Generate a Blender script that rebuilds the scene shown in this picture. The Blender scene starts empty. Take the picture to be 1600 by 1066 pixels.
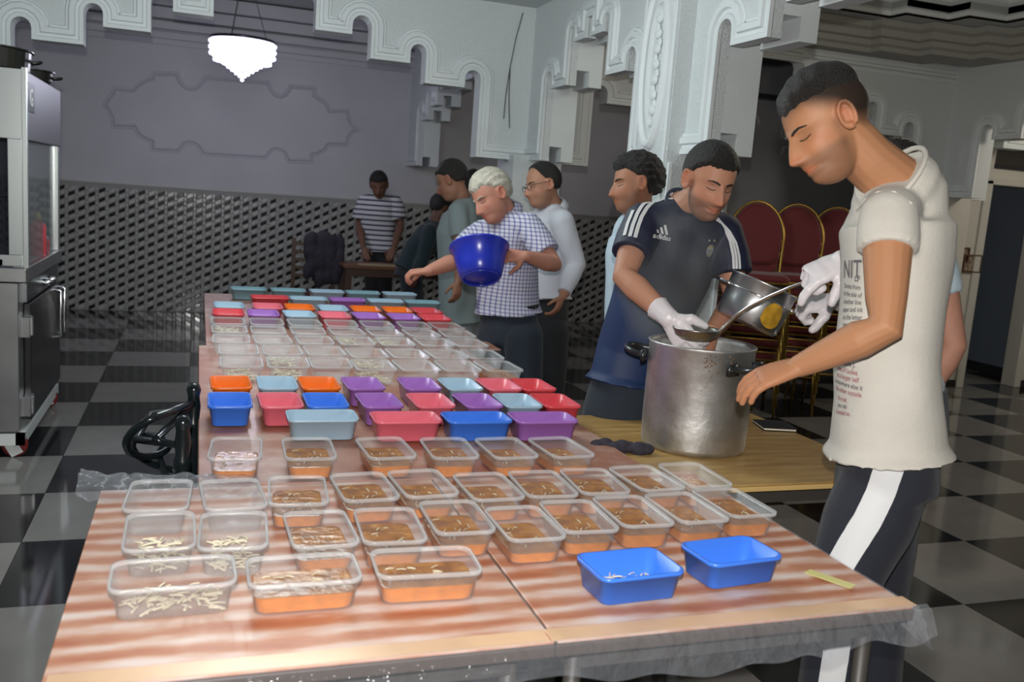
import bpy, bmesh, math, random
import numpy as np
from mathutils import Vector, Matrix, noise
from mathutils.geometry import tessellate_polygon
from mathutils.bvhtree import BVHTree

S = bpy.context.scene
random.seed(7)
COL = S.collection

# ------------------------------------------------------------------ camera
CAM_H, FPX = 1.49359, 1425.64
RT = Vector((0.94445, -0.32086, 0.07139)).normalized()
_p, _r, _y = 0.155814, 0.072309, -0.337151
_fw = Vector((-math.sin(_y) * math.cos(_p), math.cos(_y) * math.cos(_p), -math.sin(_p)))
_r0 = Vector((math.cos(_y), math.sin(_y), 0)); _u0 = _r0.cross(_fw)
RT = math.cos(_r) * _r0 + math.sin(_r) * _u0
UP = -math.sin(_r) * _r0 + math.cos(_r) * _u0
FW = _fw
EYE = Vector((0, 0, CAM_H))
cd = bpy.data.cameras.new('camera'); cam = bpy.data.objects.new('camera', cd); COL.objects.link(cam)
cd.sensor_width = 36; cd.lens = FPX * 36 / 1600; cd.clip_start = .05; cd.clip_end = 60
M3 = Matrix((RT, UP, -FW)).transposed()
cam.matrix_world = Matrix.Translation(EYE) @ M3.to_4x4()
cd.dof.use_dof = True; cd.dof.focus_distance = 3.0; cd.dof.aperture_fstop = 4.5
S.camera = cam

# ------------------------------------------------------------------ world, light, exposure
w = bpy.data.worlds.new('world'); S.world = w; w.use_nodes = True
w.node_tree.nodes['Background'].inputs[0].default_value = (.75, .85, 1, 1)
w.node_tree.nodes['Background'].inputs[1].default_value = .02
S.view_settings.view_transform = 'Standard'; S.view_settings.look = 'None'
S.view_settings.gamma = 1; S.view_settings.use_curve_mapping = False
S.view_settings.exposure = 0.0
try: S.cycles.transparent_max_bounces = 40
except Exception: pass


def lamp(kind, name, loc, energy, color, size=.1, aim=None, sizey=None):
    l = bpy.data.lights.new(name, kind); l.energy = energy; l.color = color
    if kind == 'AREA':
        l.size = size
        if sizey: l.shape = 'RECTANGLE'; l.size_y = sizey
    else: l.shadow_soft_size = size
    o = bpy.data.objects.new(name, l); COL.objects.link(o); o.location = loc
    if aim is not None: o.rotation_euler = (Vector(aim) - Vector(loc)).to_track_quat('-Z', 'Y').to_euler()
    return o


FL = EYE + UP * .13 - FW * .04
fo = lamp('SPOT', 'camera_flash', FL, 250, (1, .97, .93), .02, aim=EYE + FW * 4 + UP * .1)
fo.data.spot_size = math.radians(88); fo.data.spot_blend = .55
lamp('POINT', 'chandelier_glow', (.335, 8.35, 2.22), 26, (.84, .84, 1), .2)
lamp('POINT', 'hall_fill_right', (3.6, 3.9, 2.6), 17, (1, .86, .68), .15)  # added warm fill for the right side, no visible fixture
lamp('POINT', 'hall_fill_front', (.3, 3.9, 2.3), 74, (.87, .98, .97), .45)  # added fill imitating ceiling bounce onto the arcade
lamp('POINT', 'hall_fill_far', (4.4, 8.9, 2.6), 7, (1, .9, .8), .2)  # added ambient fill behind the arcade, source unseen
lamp('POINT', 'hall_fill_door', (7.2, 4.6, 2.5), 48, (1, .9, .75), .2)  # added fill to brighten the right-hand wall
lamp('POINT', 'hall_fill_left', (-1.9, 4.2, 2.45), 12, (.85, .95, 1), .2)  # added soft ambient fill near the ceiling on the left

# ------------------------------------------------------------------ helpers: points


def ray(u, v): return FW * FPX + RT * (u - 800) - UP * (v - 533)
def P(u, v, d): return EYE + ray(u, v) * (d / FPX)
def onZ(u, v, z): r = ray(u, v); return EYE + r * ((z - CAM_H) / r.z)
def onY(u, v, y): r = ray(u, v); return EYE + r * (y / r.y)
def onX(u, v, x): r = ray(u, v); return EYE + r * (x / r.x)
def V(a, b, c): return (RT * a - UP * b + FW * c).normalized()


# ------------------------------------------------------------------ helpers: materials
MATS = {}


def mat(name, col=(.8, .8, .8), rough=.5, metal=0, var=0, vscale=8, bump=0, bscale=40, trans=0, sub=0, coat=0,
        emit=None, estr=0, attr=None, spec=.5, alpha=1, sheen=0):
    if name in MATS: return MATS[name]
    m = bpy.data.materials.new(name); m.use_nodes = True; nt = m.node_tree; N = nt.nodes; b = N['Principled BSDF']
    b.inputs['Base Color'].default_value = (*col, 1); b.inputs['Roughness'].default_value = rough
    b.inputs['Metallic'].default_value = metal; b.inputs['Specular IOR Level'].default_value = spec
    b.inputs['Transmission Weight'].default_value = trans; b.inputs['Coat Weight'].default_value = coat
    b.inputs['Coat Roughness'].default_value = .08; b.inputs['Alpha'].default_value = alpha
    b.inputs['Sheen Weight'].default_value = sheen
    if sub: b.inputs['Subsurface Weight'].default_value = sub; b.inputs['Subsurface Scale'].default_value = .01
    if emit: b.inputs['Emission Color'].default_value = (*emit, 1); b.inputs['Emission Strength'].default_value = estr
    src = None
    if attr:
        a = N.new('ShaderNodeAttribute'); a.attribute_name = attr; src = a.outputs['Color']
    if var or bump:
        tc = N.new('ShaderNodeTexCoord')
    if var:
        n = N.new('ShaderNodeTexNoise'); n.inputs['Scale'].default_value = vscale; n.inputs['Detail'].default_value = 4
        nt.links.new(tc.outputs['Object'], n.inputs['Vector'])
        mr = N.new('ShaderNodeMapRange'); mr.inputs[1].default_value = .3; mr.inputs[2].default_value = .7
        mr.inputs[3].default_value = 1 - var; mr.inputs[4].default_value = 1 + var * .5
        nt.links.new(n.outputs['Fac'], mr.inputs[0])
        mx = N.new('ShaderNodeVectorMath'); mx.operation = 'SCALE'
        if src: nt.links.new(src, mx.inputs[0])
        else: mx.inputs[0].default_value = col
        nt.links.new(mr.outputs[0], mx.inputs['Scale']); src = mx.outputs[0]
    if src: nt.links.new(src, b.inputs['Base Color'])
    if bump:
        n = N.new('ShaderNodeTexNoise'); n.inputs['Scale'].default_value = bscale; n.inputs['Detail'].default_value = 5
        nt.links.new(tc.outputs['Object'], n.inputs['Vector'])
        bu = N.new('ShaderNodeBump'); bu.inputs['Strength'].default_value = bump; bu.inputs['Distance'].default_value = .01
        nt.links.new(n.outputs['Fac'], bu.inputs['Height']); nt.links.new(bu.outputs[0], b.inputs['Normal'])
    MATS[name] = m
    return m


def clear_mat(name, tint=(.93, .94, .95), body=.25, col=(.85, .86, .88), rough=.12, edge=.5):
    m = bpy.data.materials.new(name); m.use_nodes = True; nt = m.node_tree; N = nt.nodes; N.clear()
    o = N.new('ShaderNodeOutputMaterial'); t = N.new('ShaderNodeBsdfTransparent'); t.inputs[0].default_value = (*tint, 1)
    p = N.new('ShaderNodeBsdfPrincipled'); p.inputs['Base Color'].default_value = (*col, 1); p.inputs['Roughness'].default_value = rough
    lw = N.new('ShaderNodeLayerWeight'); lw.inputs[0].default_value = .35
    mr = N.new('ShaderNodeMapRange'); mr.inputs[3].default_value = body; mr.inputs[4].default_value = min(1, body + edge)
    nt.links.new(lw.outputs['Facing'], mr.inputs[0])
    mx = N.new('ShaderNodeMixShader'); nt.links.new(mr.outputs[0], mx.inputs[0])
    nt.links.new(t.outputs[0], mx.inputs[1]); nt.links.new(p.outputs[0], mx.inputs[2]); nt.links.new(mx.outputs[0], o.inputs[0])
    MATS[name] = m
    return m


def node_mat(name, build, rough=.5, **kw):
    """build(nt, N, texcoord) -> colour socket"""
    m = mat(name, rough=rough, **kw); nt = m.node_tree; N = nt.nodes
    tc = N.new('ShaderNodeTexCoord')
    nt.links.new(build(nt, N, tc), N['Principled BSDF'].inputs['Base Color'])
    return m


def ramp(nt, N, fac, stops, const=False):
    r = N.new('ShaderNodeValToRGB'); e = r.color_ramp.elements
    if const: r.color_ramp.interpolation = 'CONSTANT'
    while len(e) < len(stops): e.new(.5)
    for k, (p, c) in enumerate(stops): e[k].position = p; e[k].color = (*c, 1)
    nt.links.new(fac, r.inputs[0]); return r.outputs[0]


# ------------------------------------------------------------------ helpers: objects


def tag(o, label=None, cat=None, group=None, kind=None):
    if label: o['label'] = label
    if cat: o['category'] = cat
    if group: o['group'] = group
    if kind: o['kind'] = kind
    return o


def empty(name, loc, label, cat, group=None, rz=0):
    o = bpy.data.objects.new(name, None); COL.objects.link(o); o.location = loc; o.rotation_euler = (0, 0, rz)
    o.empty_display_size = .1
    return tag(o, label, cat, group)


def finish(bm, name, m, parent=None, smooth=False, bevel=0, loc=None, world=False):
    """bm -> mesh object.  world=True: vertices are world coordinates, parent is an unrotated Empty."""
    me = bpy.data.meshes.new(name)
    bmesh.ops.recalc_face_normals(bm, faces=bm.faces)
    if world and parent is not None:
        off = parent.location
        p = parent.parent
        while p is not None: off = off + p.location; p = p.parent
        bmesh.ops.translate(bm, verts=bm.verts, vec=-off)
    bm.to_mesh(me); bm.free()
    for k in (m if isinstance(m, (list, tuple)) else [m]): me.materials.append(k)
    if smooth: me.polygons.foreach_set('use_smooth', [True] * len(me.polygons))
    o = bpy.data.objects.new(name, me); COL.objects.link(o)
    if parent is not None: o.parent = parent
    if loc: o.location = loc
    if bevel:
        b = o.modifiers.new('bevel', 'BEVEL'); b.width = bevel; b.segments = 2; b.limit_method = 'ANGLE'
    return o


def box(bm, x0, x1, y0, y1, z0, z1, M=None, mi=0):
    vs = [bm.verts.new(Vector((x, y, z))) for x in (x0, x1) for y in (y0, y1) for z in (z0, z1)]
    if M is not None:
        for v in vs: v.co = M @ v.co
    for f in ((0, 1, 3, 2), (4, 6, 7, 5), (0, 4, 5, 1), (2, 3, 7, 6), (0, 2, 6, 4), (1, 5, 7, 3)):
        fc = bm.faces.new([vs[i] for i in f]); fc.material_index = mi
    return vs


def loft(bm, rings, cap=True, close=True, mi=0):
    R = [[bm.verts.new(p) for p in r] for r in rings]
    n = len(R[0])
    for a, b in zip(R, R[1:]):
        for i in range(n if close else n - 1):
            j = (i + 1) % n
            f = bm.faces.new((a[i], a[j], b[j], b[i])); f.material_index = mi
    if cap:
        for r in (R[0], R[-1]):
            c = bm.verts.new(sum((v.co for v in r), Vector()) / n)
            for i in range(n):
                f = bm.faces.new((r[i], r[(i + 1) % n], c)); f.material_index = mi
    return R


def ring(c, A, B, a, b, n=20, p=2.0):
    out = []
    for i in range(n):
        t = 2 * math.pi * i / n; x, y = math.cos(t), math.sin(t)
        if p != 2: x = math.copysign(abs(x) ** (2 / p), x); y = math.copysign(abs(y) ** (2 / p), y)
        out.append(Vector(c) + A * (a * x) + B * (b * y))
    return out


def tube(bm, pts, rad, n=12, caps=True, side=None, flat=1.0, mi=0):
    """round-ended tube through pts.  flat<1 squashes perpendicular to `side`."""
    pts = [Vector(p) for p in pts]
    if not isinstance(rad, (list, tuple)): rad = [rad] * len(pts)
    T = []
    for i in range(len(pts)):
        a = pts[max(i - 1, 0)]; b = pts[min(i + 1, len(pts) - 1)]
        T.append((b - a).normalized())
    s = Vector(side) if side is not None else (Vector((0, 0, 1)) if abs(T[0].z) < .9 else Vector((1, 0, 0)))
    rings = []
    for i, p in enumerate(pts):
        t = T[i]; A = (s - t * s.dot(t)).normalized(); B = t.cross(A); s = A if side is None else s
        if caps and i == 0:
            for k in (.25, .6, .87): rings.append(ring(p - t * rad[0] * math.sqrt(1 - k * k), A, B, rad[0] * k, rad[0] * k * flat, n))
        rings.append(ring(p, A, B, rad[i], rad[i] * flat, n))
        if caps and i == len(pts) - 1:
            for k in (.87, .6, .25): rings.append(ring(p + t * rad[i] * math.sqrt(1 - k * k), A, B, rad[i] * k, rad[i] * k * flat, n))
    loft(bm, rings, mi=mi)


def ball(bm, c, r, n=12, sc=(1, 1, 1), A=None, mi=0):
    A = A or Matrix.Identity(3); X, Y, Z = (A @ Vector(q) for q in ((1, 0, 0), (0, 1, 0), (0, 0, 1)))
    rings = []
    for k in range(1, n):
        t = math.pi * k / n
        rings.append(ring(Vector(c) - Z * (math.cos(t) * r * sc[2]), X, Y, math.sin(t) * r * sc[0], math.sin(t) * r * sc[1], n + 4))
    loft(bm, rings, mi=mi)


def lathe(bm, prof, c=(0, 0, 0), n=32, A=None, cap=False, mi=0):
    """prof: list of (r, z)"""
    A = A or Matrix.Identity(3); X, Y, Z = (A @ Vector(q) for q in ((1, 0, 0), (0, 1, 0), (0, 0, 1)))
    c = Vector(c)
    loft(bm, [ring(c + Z * z, X, Y, max(r, 1e-4), max(r, 1e-4), n) for r, z in prof], cap=cap, mi=mi)


def remesh(bm, voxel, smooth=4, fac=.5):
    """union of closed shapes -> one continuous surface (bpy mesh)"""
    me = bpy.data.meshes.new('t'); bm.to_mesh(me); bm.free()
    o = bpy.data.objects.new('t', me); COL.objects.link(o)
    m = o.modifiers.new('r', 'REMESH'); m.mode = 'VOXEL'; m.voxel_size = voxel; m.use_smooth_shade = True
    if smooth:
        q = o.modifiers.new('s', 'SMOOTH'); q.iterations = smooth; q.factor = fac
    dg = bpy.context.evaluated_depsgraph_get()
    out = bpy.data.meshes.new_from_object(o.evaluated_get(dg))
    bpy.data.objects.remove(o); bpy.data.meshes.remove(me)
    out.polygons.foreach_set('use_smooth', [True] * len(out.polygons))
    return out


def put(me, name, m, parent):
    off = parent.location
    me.transform(Matrix.Translation(-off)); me.name = name
    me.materials.clear(); me.materials.append(m)
    o = bpy.data.objects.new(name, me); COL.objects.link(o); o.parent = parent
    return o


def co_np(me):
    a = np.empty(len(me.vertices) * 3, np.float32); me.vertices.foreach_get('co', a); return a.reshape(-1, 3)


def paint(me, rgb):
    at = me.color_attributes.new('Col', 'FLOAT_COLOR', 'POINT')
    c = np.ones((len(me.vertices), 4), np.float32); c[:, :3] = rgb
    at.data.foreach_set('color', c.ravel())


def dup(root, loc, rz=0, label=None, group=None):
    r = root.copy(); COL.objects.link(r); r.location = loc; r.rotation_euler = (0, 0, rz)
    if label: r['label'] = label
    if group: r['group'] = group
    for ch in root.children:
        c = ch.copy(); COL.objects.link(c); c.parent = r
        for g in ch.children:
            e = g.copy(); COL.objects.link(e); e.parent = c
    return r


def struct(name, bm, m, parent=None, label=None, **kw):
    o = finish(bm, name, m, parent, **kw)
    if parent is None: o['kind'] = 'structure'
    if label: o['label'] = label
    return o


# ------------------------------------------------------------------ materials of the hall
PLASTER = mat('white_plaster', (.68, .72, .73), .55, var=.06, vscale=3, bump=.15, bscale=60)
STUCCO = mat('stippled_plaster', (.66, .70, .71), .6, bump=.9, bscale=130)
WALLP = mat('wall_paint', (.50, .50, .53), .7, var=.07, vscale=1.6, bump=.08, bscale=25)
WALLR = mat('wall_paint_warm', (.52, .50, .45), .65, var=.05, vscale=2)
DARKW = mat('painted_shade_wall', (.16, .16, .17), .6, var=.1, vscale=1.5)  # dark tone paints the lack of light behind the chairs
CEILM = mat('ceiling_paint', (.52, .55, .56), .7)
TB = mat('black_floor_tile', (.012, .012, .013), .09, var=.5, vscale=3, spec=.5)
TW = mat('white_floor_tile', (.22, .21, .20), .09, var=.1, vscale=5, spec=.5)
GROUT = mat('grout', (.12, .12, .12), .7)
STEEL = mat('brushed_steel', (.62, .63, .64), .32, 1, var=.15, vscale=5)
STEELD = mat('dark_steel', (.25, .26, .27), .35, 1, var=.2, vscale=5)
CHROME = mat('chrome', (.8, .8, .82), .12, 1)
BLACKP = mat('black_paint', (.015, .017, .02), .35)
RUBBER = mat('black_rubber', (.02, .02, .02), .8)
WHITEM = mat('white_lacquer', (.7, .73, .72), .35)

# ------------------------------------------------------------------ floor
X0, Y0, T = -.64578, 10.4790, .6
bm = bmesh.new(); box(bm, -4, 12, -1.5, 11.6, -.12, -.012)
floor = struct('floor', bm, GROUT, label='checkered floor of polished black and white tiles')


def tile_mesh(m):
    b = bmesh.new(); s = .2988
    box(b, -s, s, -s, s, -.012, 0)
    me = bpy.data.meshes.new('tile'); bmesh.ops.recalc_face_normals(b, faces=b.faces); b.to_mesh(me); b.free(); me.materials.append(m); return me


tmB, tmW = tile_mesh(TB), tile_mesh(TW)
cells = []
for i in range(-5, 20):
    for j in range(-2, 20):
        cx, cy = X0 + T * (i + .5), Y0 - T * (j + .5)
        r = Vector((cx, cy, 0)) - EYE; dd = r.dot(FW)
        u = 800 + FPX * r.dot(RT) / max(dd, .1); vv = 533 - FPX * r.dot(UP) / max(dd, .1)
        vis = dd > 0 and -120 < u < 1720 and vv < 1300 and not (cx > 3 and cy > 7.8)
        cells.append((0 if vis else 1, dd, i, j, cx, cy))
cells.sort()
rest = bmesh.new()
for k, (nv, dd, i, j, cx, cy) in enumerate(cells):
    blk = (i + j) % 2 == 1
    if k < 295 and not nv:
        o = bpy.data.objects.new('tile', tmB if blk else tmW); COL.objects.link(o); o.parent = floor; o.location = (cx, cy, 0)
    else:
        box(rest, cx - .2988, cx + .2988, cy - .2988, cy + .2988, -.012, 0, mi=0 if blk else 1)
o = finish(rest, 'outer_tiles', [TB, TW], floor); o['kind'] = 'stuff'

# ------------------------------------------------------------------ walls
YB = 10.53
bm = bmesh.new(); box(bm, -3.2, 9.3, YB, YB + .2, 0, 3.4)
wall_back = struct('wall_back', bm, WALLP, label='grey plastered back wall with mosaic dado')
# panel moulding on the back wall
PAN = [(166, 164), (171, 155), (178, 148), (180, 140), (210, 142), (216, 135), (228, 127), (240, 124), (242, 116), (276, 117), (281, 129), (289, 137),
       (298, 140), (308, 138), (316, 130), (322, 122), (418, 130), (423, 142), (431, 150), (439, 152), (446, 149), (451, 143), (454, 136), (490, 139),
       (490, 150), (506, 160), (511, 167), (514, 175), (542, 174), (544, 188), (549, 196), (557, 202), (549, 205), (543, 212), (540, 225), (512, 224),
       (506, 233), (496, 238), (486, 240), (486, 251), (452, 250), (447, 239), (440, 233), (432, 231), (424, 233), (418, 240), (414, 245), (318, 239),
       (313, 229), (306, 223), (296, 221), (288, 223), (282, 230), (278, 235), (240, 232), (240, 220), (226, 214), (218, 208), (212, 197), (179, 196),
       (178, 184), (173, 173)]


def sweep(bm, path, prof, N, closed=False, sgn=1, mi=0):
    """path: 3D points in a plane with normal N; prof: (inset to the left of the path, protrusion along N)"""
    n = len(path); rings = []
    for i in range(n):
        a = path[(i - 1) % n] if (closed or i > 0) else None
        b = path[(i + 1) % n] if (closed or i < n - 1) else None
        ds = []
        if a is not None: ds.append((path[i] - a).normalized())
        if b is not None: ds.append((b - path[i]).normalized())
        ns = [N.cross(d).normalized() * sgn for d in ds]
        m = sum(ns, Vector())
        m = m.normalized() if m.length > 1e-6 else ns[0]
        k = 1 / max(m.dot(ns[0]), .45)
        rings.append([path[i] + m * (o_ * k) + N * h_ for o_, h_ in prof])
    if closed: rings.append(rings[0])
    R = [[bm.verts.new(p) for p in r] for r in rings[:n]]
    if closed: R.append(R[0])
    L = len(prof)
    for a, b in zip(R, R[1:]):
        for i in range(L):
            j = (i + 1) % L
            f = bm.faces.new((a[i], a[j], b[j], b[i])); f.material_index = mi
    if not closed:
        bm.faces.new(R[0]); bm.faces.new(R[-1])


NB = Vector((0, -1, 0))
bm = bmesh.new()
pp = [onY(u, v, YB) for u, v in PAN]
sweep(bm, pp, [(-.018, -.003), (-.014, .012), (0, .016), (.008, .006), (.03, .006), (.034, -.003)], NB, closed=True)
finish(bm, 'panel_moulding', mat('panel_plaster', (.42, .42, .46), .6), wall_back)
# cornices and dado rail on the back wall
bm = bmesh.new()
for z0, z1, d in ((2.80, 2.86, .02), (2.86, 2.93, .045), (2.95, 3.03, .08), (3.05, 3.16, .13), (3.17, 3.3, .2)):
    box(bm, -3.2, 9.3, YB - d, YB, z0, z1)
finish(bm, 'cornice', WALLP, wall_back, bevel=.006)
bm = bmesh.new(); box(bm, -3.2, 9.3, YB - .016, YB, 1.335, 1.352)
finish(bm, 'dado_rail', mat('dado_trim', (.4, .39, .37), .4), wall_back)
# mosaic dado: dark and pale slanted tesserae with real joints
MOD = mat('dark_mosaic', (.022, .019, .017), .12, var=.4, vscale=12)
MOL = mat('pale_mosaic', (.42, .42, .40), .22, var=.22, vscale=14)
MOG = mat('mosaic_grout', (.26, .26, .25), .6)
bm = bmesh.new(); box(bm, -3.2, 9.3, YB - .006, YB, 0, 1.335)
finish(bm, 'mosaic_backing', MOG, wall_back)
dk, pl = bmesh.new(), bmesh.new()
px_, pz_ = .0965, .0985


def tess(b, cx, cz, hw, hh, sh, d, topi=.0):
    """slanted pillow tessera"""
    q = [(-hw, -hh - sh), (hw, -hh + sh), (hw, hh + sh), (-hw, hh - sh)]
    o_ = [b.verts.new((cx + x, YB - .006, cz + z)) for x, z in q]
    t_ = [b.verts.new((cx + x * .78, YB - .006 - d, cz + z * .78)) for x, z in q]
    b.faces.new(t_)
    for i in range(4): b.faces.new((o_[i], o_[(i + 1) % 4], t_[(i + 1) % 4], t_[i]))


ncol = int(11.5 / px_)
for c in range(ncol):
    cx = -2.6 + c * px_
    if cx > 7: break
    off = 0 if c % 2 == 0 else pz_ / 2
    for r in range(-1, 15):
        cz = r * pz_ + off + .03
        if .02 < cz < 1.31: tess(dk, cx, cz, .030, .019, .015, .007)
        cz2 = cz + pz_ / 2
        if .02 < cz2 < 1.31: tess(pl, cx, cz2, .032, .022, .015, .006)
        for s_ in (0, 1):
            cz3 = cz + s_ * pz_ / 2 + .012
            if .02 < cz3 < 1.31: tess(pl, cx + px_ / 2, cz3, .009, .02, -.004, .012)
tag(finish(dk, 'dark_mosaic', MOD, wall_back), kind='stuff')
tag(finish(pl, 'pale_mosaic', MOL, wall_back), kind='stuff')

bm = bmesh.new(); box(bm, -3.4, -3.2, -1.2, 11, 0, 3.4); struct('wall_left', bm, WALLP)
bm = bmesh.new(); box(bm, -3.4, 11, -1.4, -1.2, 0, 3.4); struct('wall_front', bm, WALLR)
# added dark wall behind the chairs, the unlit hall's shade put into its paint
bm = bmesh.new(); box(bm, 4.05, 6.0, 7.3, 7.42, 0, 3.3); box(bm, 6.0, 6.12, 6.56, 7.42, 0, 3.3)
part = struct('wall_added_dark', bm, DARKW, label='added dark wall standing in for the unlit hall behind the stacked chairs')
bm = bmesh.new(); rnd = random.Random(3)
for k in range(9):
    a = rnd.random() * 6; c = Vector((4.75 + rnd.random() * .55, 7.3, 2.12 + rnd.random() * .22))
    tube(bm, [c, c + Vector((math.cos(a) * .05, 0, math.sin(a) * .05)), c + Vector((math.cos(a + .5) * .1, 0, math.sin(a + .5) * .1))], [.012, .018, .008], 6, flat=.3, side=(1, 0, 0))
finish(bm, 'plaster_patch', mat('patch_plaster', (.24, .24, .25), .6), part)
bm = bmesh.new(); box(bm, 4.05, 6.0, 7.2, 7.3, 2.52, 2.56); finish(bm, 'picture_rail', BLACKP, part)

# right wall with doorway (plane Y=6.75)
bm = bmesh.new(); YR = 6.75
box(bm, 6.1, 6.98, YR, YR + .12, 0, 3.4); box(bm, 6.98, 7.64, YR, YR + .12, 2.32, 3.4)
box(bm, 7.64, 9.6, YR, YR + .12, 0, 2.08); box(bm, 7.64, 9.6, YR, YR + .12, 2.32, 3.4); box(bm, 6.98, 7.64, YR, YR + .12, 1.97, 2.08)
wr = struct('wall_right', bm, WALLR, label='cream wall with doorway and dark transom')
bm = bmesh.new(); box(bm, 6.3, 6.98, YR - .012, YR, 0, .07); box(bm, 7.66, 9.6, YR - .012, YR, 0, .07)
struct('baseboard_right', bm, mat('black_baseboard', (.012, .012, .012), .3))
bm = bmesh.new()
for a, b_ in ((6.89, 6.98), (7.62, 7.70)): box(bm, a, b_, YR - .025, YR + .14, 0, 1.97)
box(bm, 6.89, 7.70, YR - .025, YR + .14, 1.93, 1.99)
struct('trim_1', bm, mat('door_frame_paint', (.5, .49, .45), .4), bevel=.006)
# passage beyond: bluish side wall
bm = bmesh.new(); box(bm, 8.0, 8.1, 6.9, 10.5, 0, 3.2)
pw = struct('wall_passage', bm, mat('blue_grey_paint', (.13, .16, .19), .5), label='blue-grey passage wall seen through the doorway')
bm = bmesh.new(); box(bm, 7.985, 8.0, 6.9, 10.5, 0, .1); finish(bm, 'skirting', BLACKP, pw)
# transom opening: dark sheet painted for its dim inside, then a shelf
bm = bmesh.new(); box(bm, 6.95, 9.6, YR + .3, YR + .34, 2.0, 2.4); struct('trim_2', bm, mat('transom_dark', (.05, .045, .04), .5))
bm = bmesh.new(); box(bm, 6.98, 9.6, YR - .02, YR + .3, 2.08, 2.12); finish(bm, 'transom_shelf', BLACKP, wr)
bm = bmesh.new(); box(bm, 9.5, 9.62, -1.2, 7, 0, 3.4); struct('wall_right_side', bm, WALLR)

# ceilings
bm = bmesh.new(); box(bm, -3.2, 2.26, -1.2, 6.44, 2.84, 2.92); struct('ceiling', bm, CEILM, label='white ceiling over the tables')
bm = bmesh.new(); box(bm, -3.4, 9.6, 6.44, 10.7, 3.32, 3.42); struct('ceiling_back', bm, WALLP)
bm = bmesh.new(); box(bm, 2.4, 9.6, -1.2, 6.57, 3.3, 3.42); struct('ceiling_right', bm, CEILM)

# ------------------------------------------------------------------ scalloped arcades


def notch(x0, x1, zb, ztop, zn):
    """up at x0 from zb, round over, down at x1 to zn"""
    r = (x1 - x0) / 2; c = (x0 + x1) / 2; zc = ztop - r
    return [(x0, zc)] + [(c + r * math.cos(math.pi * (1 - k / 8)), zc + r * math.sin(math.pi * k / 8)) for k in range(1, 8)] + [(x1, zc)]


def half_arch(end):
    c = [(0, 2.74), (.27, 2.74), (.307, 2.725), (.322, 2.69), (.322, 2.5), (.566, 2.5)]
    c += notch(.566, .696, 2.5, 2.63, 2.357) + [(.696, 2.357), (.971, 2.357)]
    c += notch(.971, 1.083, 0, 2.49, 0) + [(1.083, 2.235), (1.37, 2.235)]
    c += notch(1.37, 1.484, 0, 2.36, 0) + [(1.484, 1.763), (end, 1.763)]
    return c


def half_small(end):
    c = [(0, 2.62), (.04, 2.62), (.04, 2.5), (.23, 2.5)] + notch(.23, .305, 0, 2.6, 0) + [(.305, 2.24), (.58, 2.24)]
    c += notch(.58, .70, 0, 2.36, 0) + [(.70, 1.763), (end, 1.763)]
    return c


def full(center, half):
    h = half
    left = [(center - x, z) for x, z in reversed(h)]
    return left + [(center + x, z) for x, z in h[1:]]


def plate(bm, cont, ztop, org, A, N, th):
    """slab hanging from ztop down to the contour. org + A*s ; N = front normal; thickness th behind front"""
    poly = [(cont[0][0], ztop)] + cont + [(cont[-1][0], ztop)]
    q = []
    for p in poly:
        if not q or (abs(p[0] - q[-1][0]) + abs(p[1] - q[-1][1])) > 1e-5: q.append(p)
    f_ = [org + A * s + Vector((0, 0, z)) for s, z in q]; tr = tessellate_polygon([[Vector((s, z, 0)) for s, z in q]])
    va = [bm.verts.new(p) for p in f_]; vb = [bm.verts.new(p - N * th) for p in f_]
    for t in tr:
        bm.faces.new([va[i] for i in t]); bm.faces.new([vb[i] for i in reversed(t)])
    n = len(q)
    for i in range(n):
        j = (i + 1) % n; bm.faces.new((va[i], va[j], vb[j], vb[i]))


MP = [(0, -.002), (0, .020), (.022, .020), (.028, .010), (.045, .010), (.050, .026), (.078, .026), (.088, .012), (.098, .012), (.105, -.002)]


def arcade(name, label, cont, ztop, org, A, N, th=.13, back=False):
    bm = bmesh.new(); plate(bm, cont, ztop, org, A, N, th)
    w_ = struct(name, bm, STUCCO, label=label)
    c2 = []
    for p in cont:
        if not c2 or (abs(p[0] - c2[-1][0]) + abs(p[1] - c2[-1][1])) > 1e-5: c2.append(p)
    bm = bmesh.new(); path = [org + A * s + Vector((0, 0, z)) for s, z in c2]
    sg = 1 if N.cross(A).z > 0 else -1
    sweep(bm, path, MP, N, sgn=sg)
    finish(bm, 'edge_moulding', PLASTER, w_)
    return w_


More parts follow.
